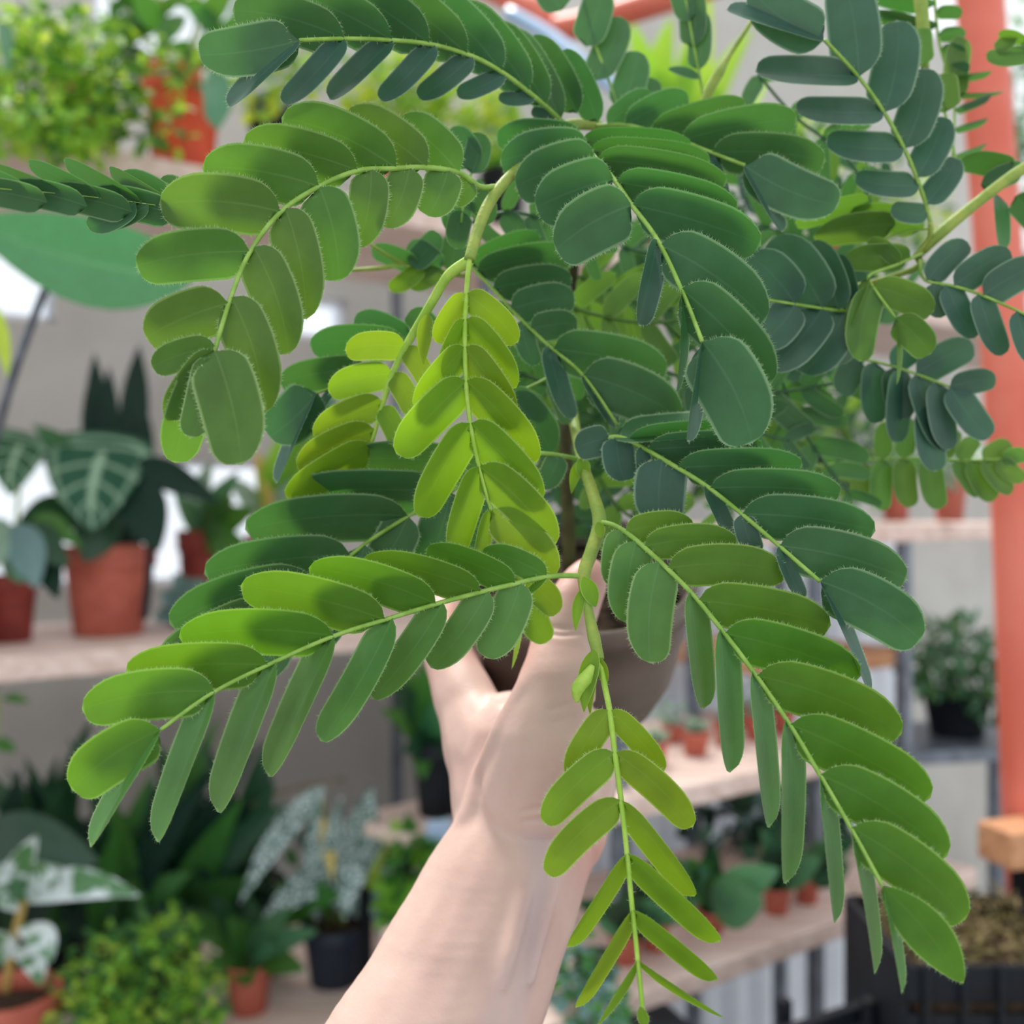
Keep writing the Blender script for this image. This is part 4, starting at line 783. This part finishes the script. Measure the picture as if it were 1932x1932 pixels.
# ================================================================== HAND AND FOREARM
def hand():
    V, Fc = [], []
    def ball(c, r, sx=1, n=14):
        i0 = len(V)
        for a in range(n//2+1):
            th = math.pi*a/(n//2)
            for b in range(n):
                ph = 2*math.pi*b/n
                V.append(c+Vector((math.sin(th)*math.cos(ph)*r, math.sin(th)*math.sin(ph)*r*sx, math.cos(th)*r)))
        for a in range(n//2):
            for b in range(n): Fc.append((i0+a*n+b, i0+(a+1)*n+b, i0+(a+1)*n+(b+1) % n, i0+a*n+(b+1) % n))
    def chain(pts, sx=1, den=.16):
        for (x0, y0, d0, r0), (x1, y1, d1, r1) in zip(pts, pts[1:]):
            a, b = P(x0, y0, d0), P(x1, y1, d1); ra, rb = r0/F*d0, r1/F*d1
            n = max(2, int((b-a).length/(min(ra, rb)*den)))
            for k in range(n+1):
                t = k/n; s = t*t*(3-2*t); ball(a.lerp(b, t), ra*(1-s)+rb*s, sx)
    # forearm to wrist to palm (left hand, seen from the thumb side)
    chain([(560, 2500, .33, 262), (770, 2060, .36, 205), (848, 1900, .375, 180), (920, 1740, .39, 160), (985, 1600, .405, 140), (1000, 1530, .41, 139)], .75)
    chain([(1000, 1530, .41, 139), (990, 1450, .418, 128), (968, 1395, .432, 94)], .62)
    # heel of the hand on the right, ball of the thumb
    chain([(1060, 1570, .412, 88), (1085, 1480, .425, 80), (1095, 1400, .435, 70)], .8)
    chain([(1000, 1500, .392, 95), (1030, 1400, .385, 90), (1048, 1310, .390, 78), (1055, 1240, .398, 62)], .75)
    # thumb
    chain([(1055, 1245, .400, 62), (1062, 1195, .405, 58), (1078, 1150, .410, 53), (1098, 1110, .415, 47), (1108, 1092, .418, 40), (1112, 1080, .420, 30)], .85)
    # index finger: knuckle at the left, then curling behind the pot
    chain([(960, 1530, .415, 108), (928, 1430, .428, 88), (882, 1330, .447, 62), (850, 1250, .465, 50), (832, 1190, .49, 46), (838, 1150, .525, 43), (880, 1120, .565, 40), (940, 1110, .585, 36), (985, 1112, .59, 30)])
    # middle, ring and little finger around the back of the pot
    chain([(935, 1410, .45, 80), (893, 1340, .475, 52), (868, 1275, .50, 46), (862, 1240, .54, 42), (905, 1215, .58, 38), (960, 1205, .595, 35), (1010, 1206, .597, 30)])
    chain([(960, 1420, .46, 80), (915, 1375, .49, 52), (895, 1335, .52, 44), (905, 1310, .56, 40), (955, 1290, .59, 36), (1010, 1282, .592, 30)])
    chain([(1000, 1450, .46, 74), (960, 1420, .49, 46), (940, 1395, .52, 40), (955, 1370, .56, 35), (1005, 1355, .575, 30)])
    # tendon ridge from wrist to thumb, wrist tendons
    chain([(872, 1590, .398, 20), (885, 1545, .397, 24), (915, 1470, .403, 28), (955, 1380, .388, 30), (1000, 1300, .387, 30), (1030, 1240, .392, 26)])
    chain([(945, 1860, .357, 14), (960, 1800, .3615, 18), (985, 1700, .3715, 18), (1005, 1620, .3835, 16), (1015, 1570, .39, 12)])
    chain([(1000, 1850, .362, 12), (1010, 1800, .3665, 14), (1035, 1700, .3765, 16), (1050, 1620, .3860, 14)])
    me = bpy.data.meshes.new('tmp'); me.from_pydata([tuple(v) for v in V], [], Fc)
    ob = bpy.data.objects.new('tmp', me); COL.objects.link(ob)
    md = ob.modifiers.new('r', 'REMESH'); md.mode = 'VOXEL'; md.voxel_size = .0013
    sm = ob.modifiers.new('s', 'SMOOTH'); sm.factor = .5; sm.iterations = 14
    dg = bpy.context.evaluated_depsgraph_get(); ev = ob.evaluated_get(dg); m2 = bpy.data.meshes.new_from_object(ev)
    vs_ = [Vector(v.co) for v in m2.vertices]; fs = [tuple(p.vertices) for p in m2.polygons]
    bpy.data.objects.remove(ob)
    def dseg(p, A):
        best = 9
        for a, b in zip(A, A[1:]):
            ab = b-a; t = max(0, min(1, (p-a).dot(ab)/ab.length_squared)); best = min(best, (p-a-ab*t).length)
        return best
    vein = [P(985, 1960, .352), P(1000, 1830, .360), P(1008, 1720, .371), P(1022, 1640, .381), P(1005, 1560, .386)]
    vein2 = [P(930, 1960, .345), P(965, 1870, .352), P(1000, 1800, .362)]
    pinks = [(P(1110, 1085, .41), .022), (P(840, 1200, .48), .04), (P(900, 1250, .56), .06), (P(1120, 1600, .40), .022), (P(1000, 1250, .40), .02), (P(905, 1120, .56), .05)]
    creases = [[P(1040, 1335, .375), P(1075, 1322, .378), P(1115, 1300, .39)], [P(1045, 1360, .372), P(1085, 1345, .378), P(1120, 1330, .39)], [P(985, 1530, .383), P(1040, 1520, .385), P(1100, 1500, .395)], [P(990, 1550, .383), P(1050, 1542, .385), P(1110, 1525, .397)], [P(1020, 1180, .395), P(1060, 1185, .392), P(1110, 1180, .398)], [P(1020, 1192, .395), P(1060, 1198, .392), P(1110, 1192, .398)]]
    nrm = [Vector(v.normal) for v in m2.vertices]
    for i, p in enumerate(vs_):
        if p.y > .41: continue
        for cr in creases:
            q = min(math.hypot((p.x/p.y-a.x/a.y), ((p.z-CZ)/p.y-(a.z-CZ)/a.y)) for a in cr)
            if q > .03: continue
            dd = 9
            for a, b in zip(cr, cr[1:]):
                ax, az, bx, bz = a.x/a.y*F, (a.z-CZ)/a.y*F, b.x/b.y*F, (b.z-CZ)/b.y*F; px, pz = p.x/p.y*F, (p.z-CZ)/p.y*F
                t = max(0, min(1, ((px-ax)*(bx-ax)+(pz-az)*(bz-az))/((bx-ax)**2+(bz-az)**2))); dd = min(dd, math.hypot(px-ax-t*(bx-ax), pz-az-t*(bz-az)))
            vs_[i] = vs_[i]-nrm[i]*.0009*max(0, 1-dd/7)
    va, pa = [], []
    for p in vs_:
        dd = min(dseg(p, vein), dseg(p, vein2)); va.append(max(0, 1-max(0, dd-.002)/.007))
        pa.append(max(max(0, 1-(p-c).length/r) for c, r in pinks))
    m, nt, out = newmat('fair_skin'); L = nt.links.new
    pb = nd(nt, 'BsdfPrincipled'); pb.inputs['Roughness'].default_value = .48; pb.inputs['Specular IOR Level'].default_value = .35
    c = mixc(nt, step(nt, noise_(nt, 30, 4), .3, .7), srgb(200, 170, 159), srgb(190, 156, 147))
    a1 = nd(nt, 'Attribute', attribute_name='pink'); c = mixc(nt, math_(nt, 'MULTIPLY', a1.outputs['Fac'], .75), c, srgb(196, 134, 124))
    a2 = nd(nt, 'Attribute', attribute_name='vein'); c = mixc(nt, math_(nt, 'MULTIPLY', a2.outputs['Fac'], .36), c, srgb(160, 154, 166))
    L(c, pb.inputs['Base Color'])
    pb.inputs['Subsurface Weight'].default_value = .25; pb.inputs['Subsurface Radius'].default_value = (1, .35, .2); pb.inputs['Subsurface Scale'].default_value = .004
    bp = nd(nt, 'Bump'); bp.inputs['Strength'].default_value = .25; bp.inputs['Distance'].default_value = .0005; L(noise_(nt, 420, 3), bp.inputs['Height']); L(bp.outputs[0], pb.inputs['Normal'])
    L(pb.outputs[0], out.inputs[0])
    h = mesh_obj('person', vs_, fs, m, None, P(700, 2200, .35), attr={'vein': va, 'pink': pa})
    tag(h, 'bare forearm and left hand reaching up to grip the taupe pot', 'person')
    return h
hand()
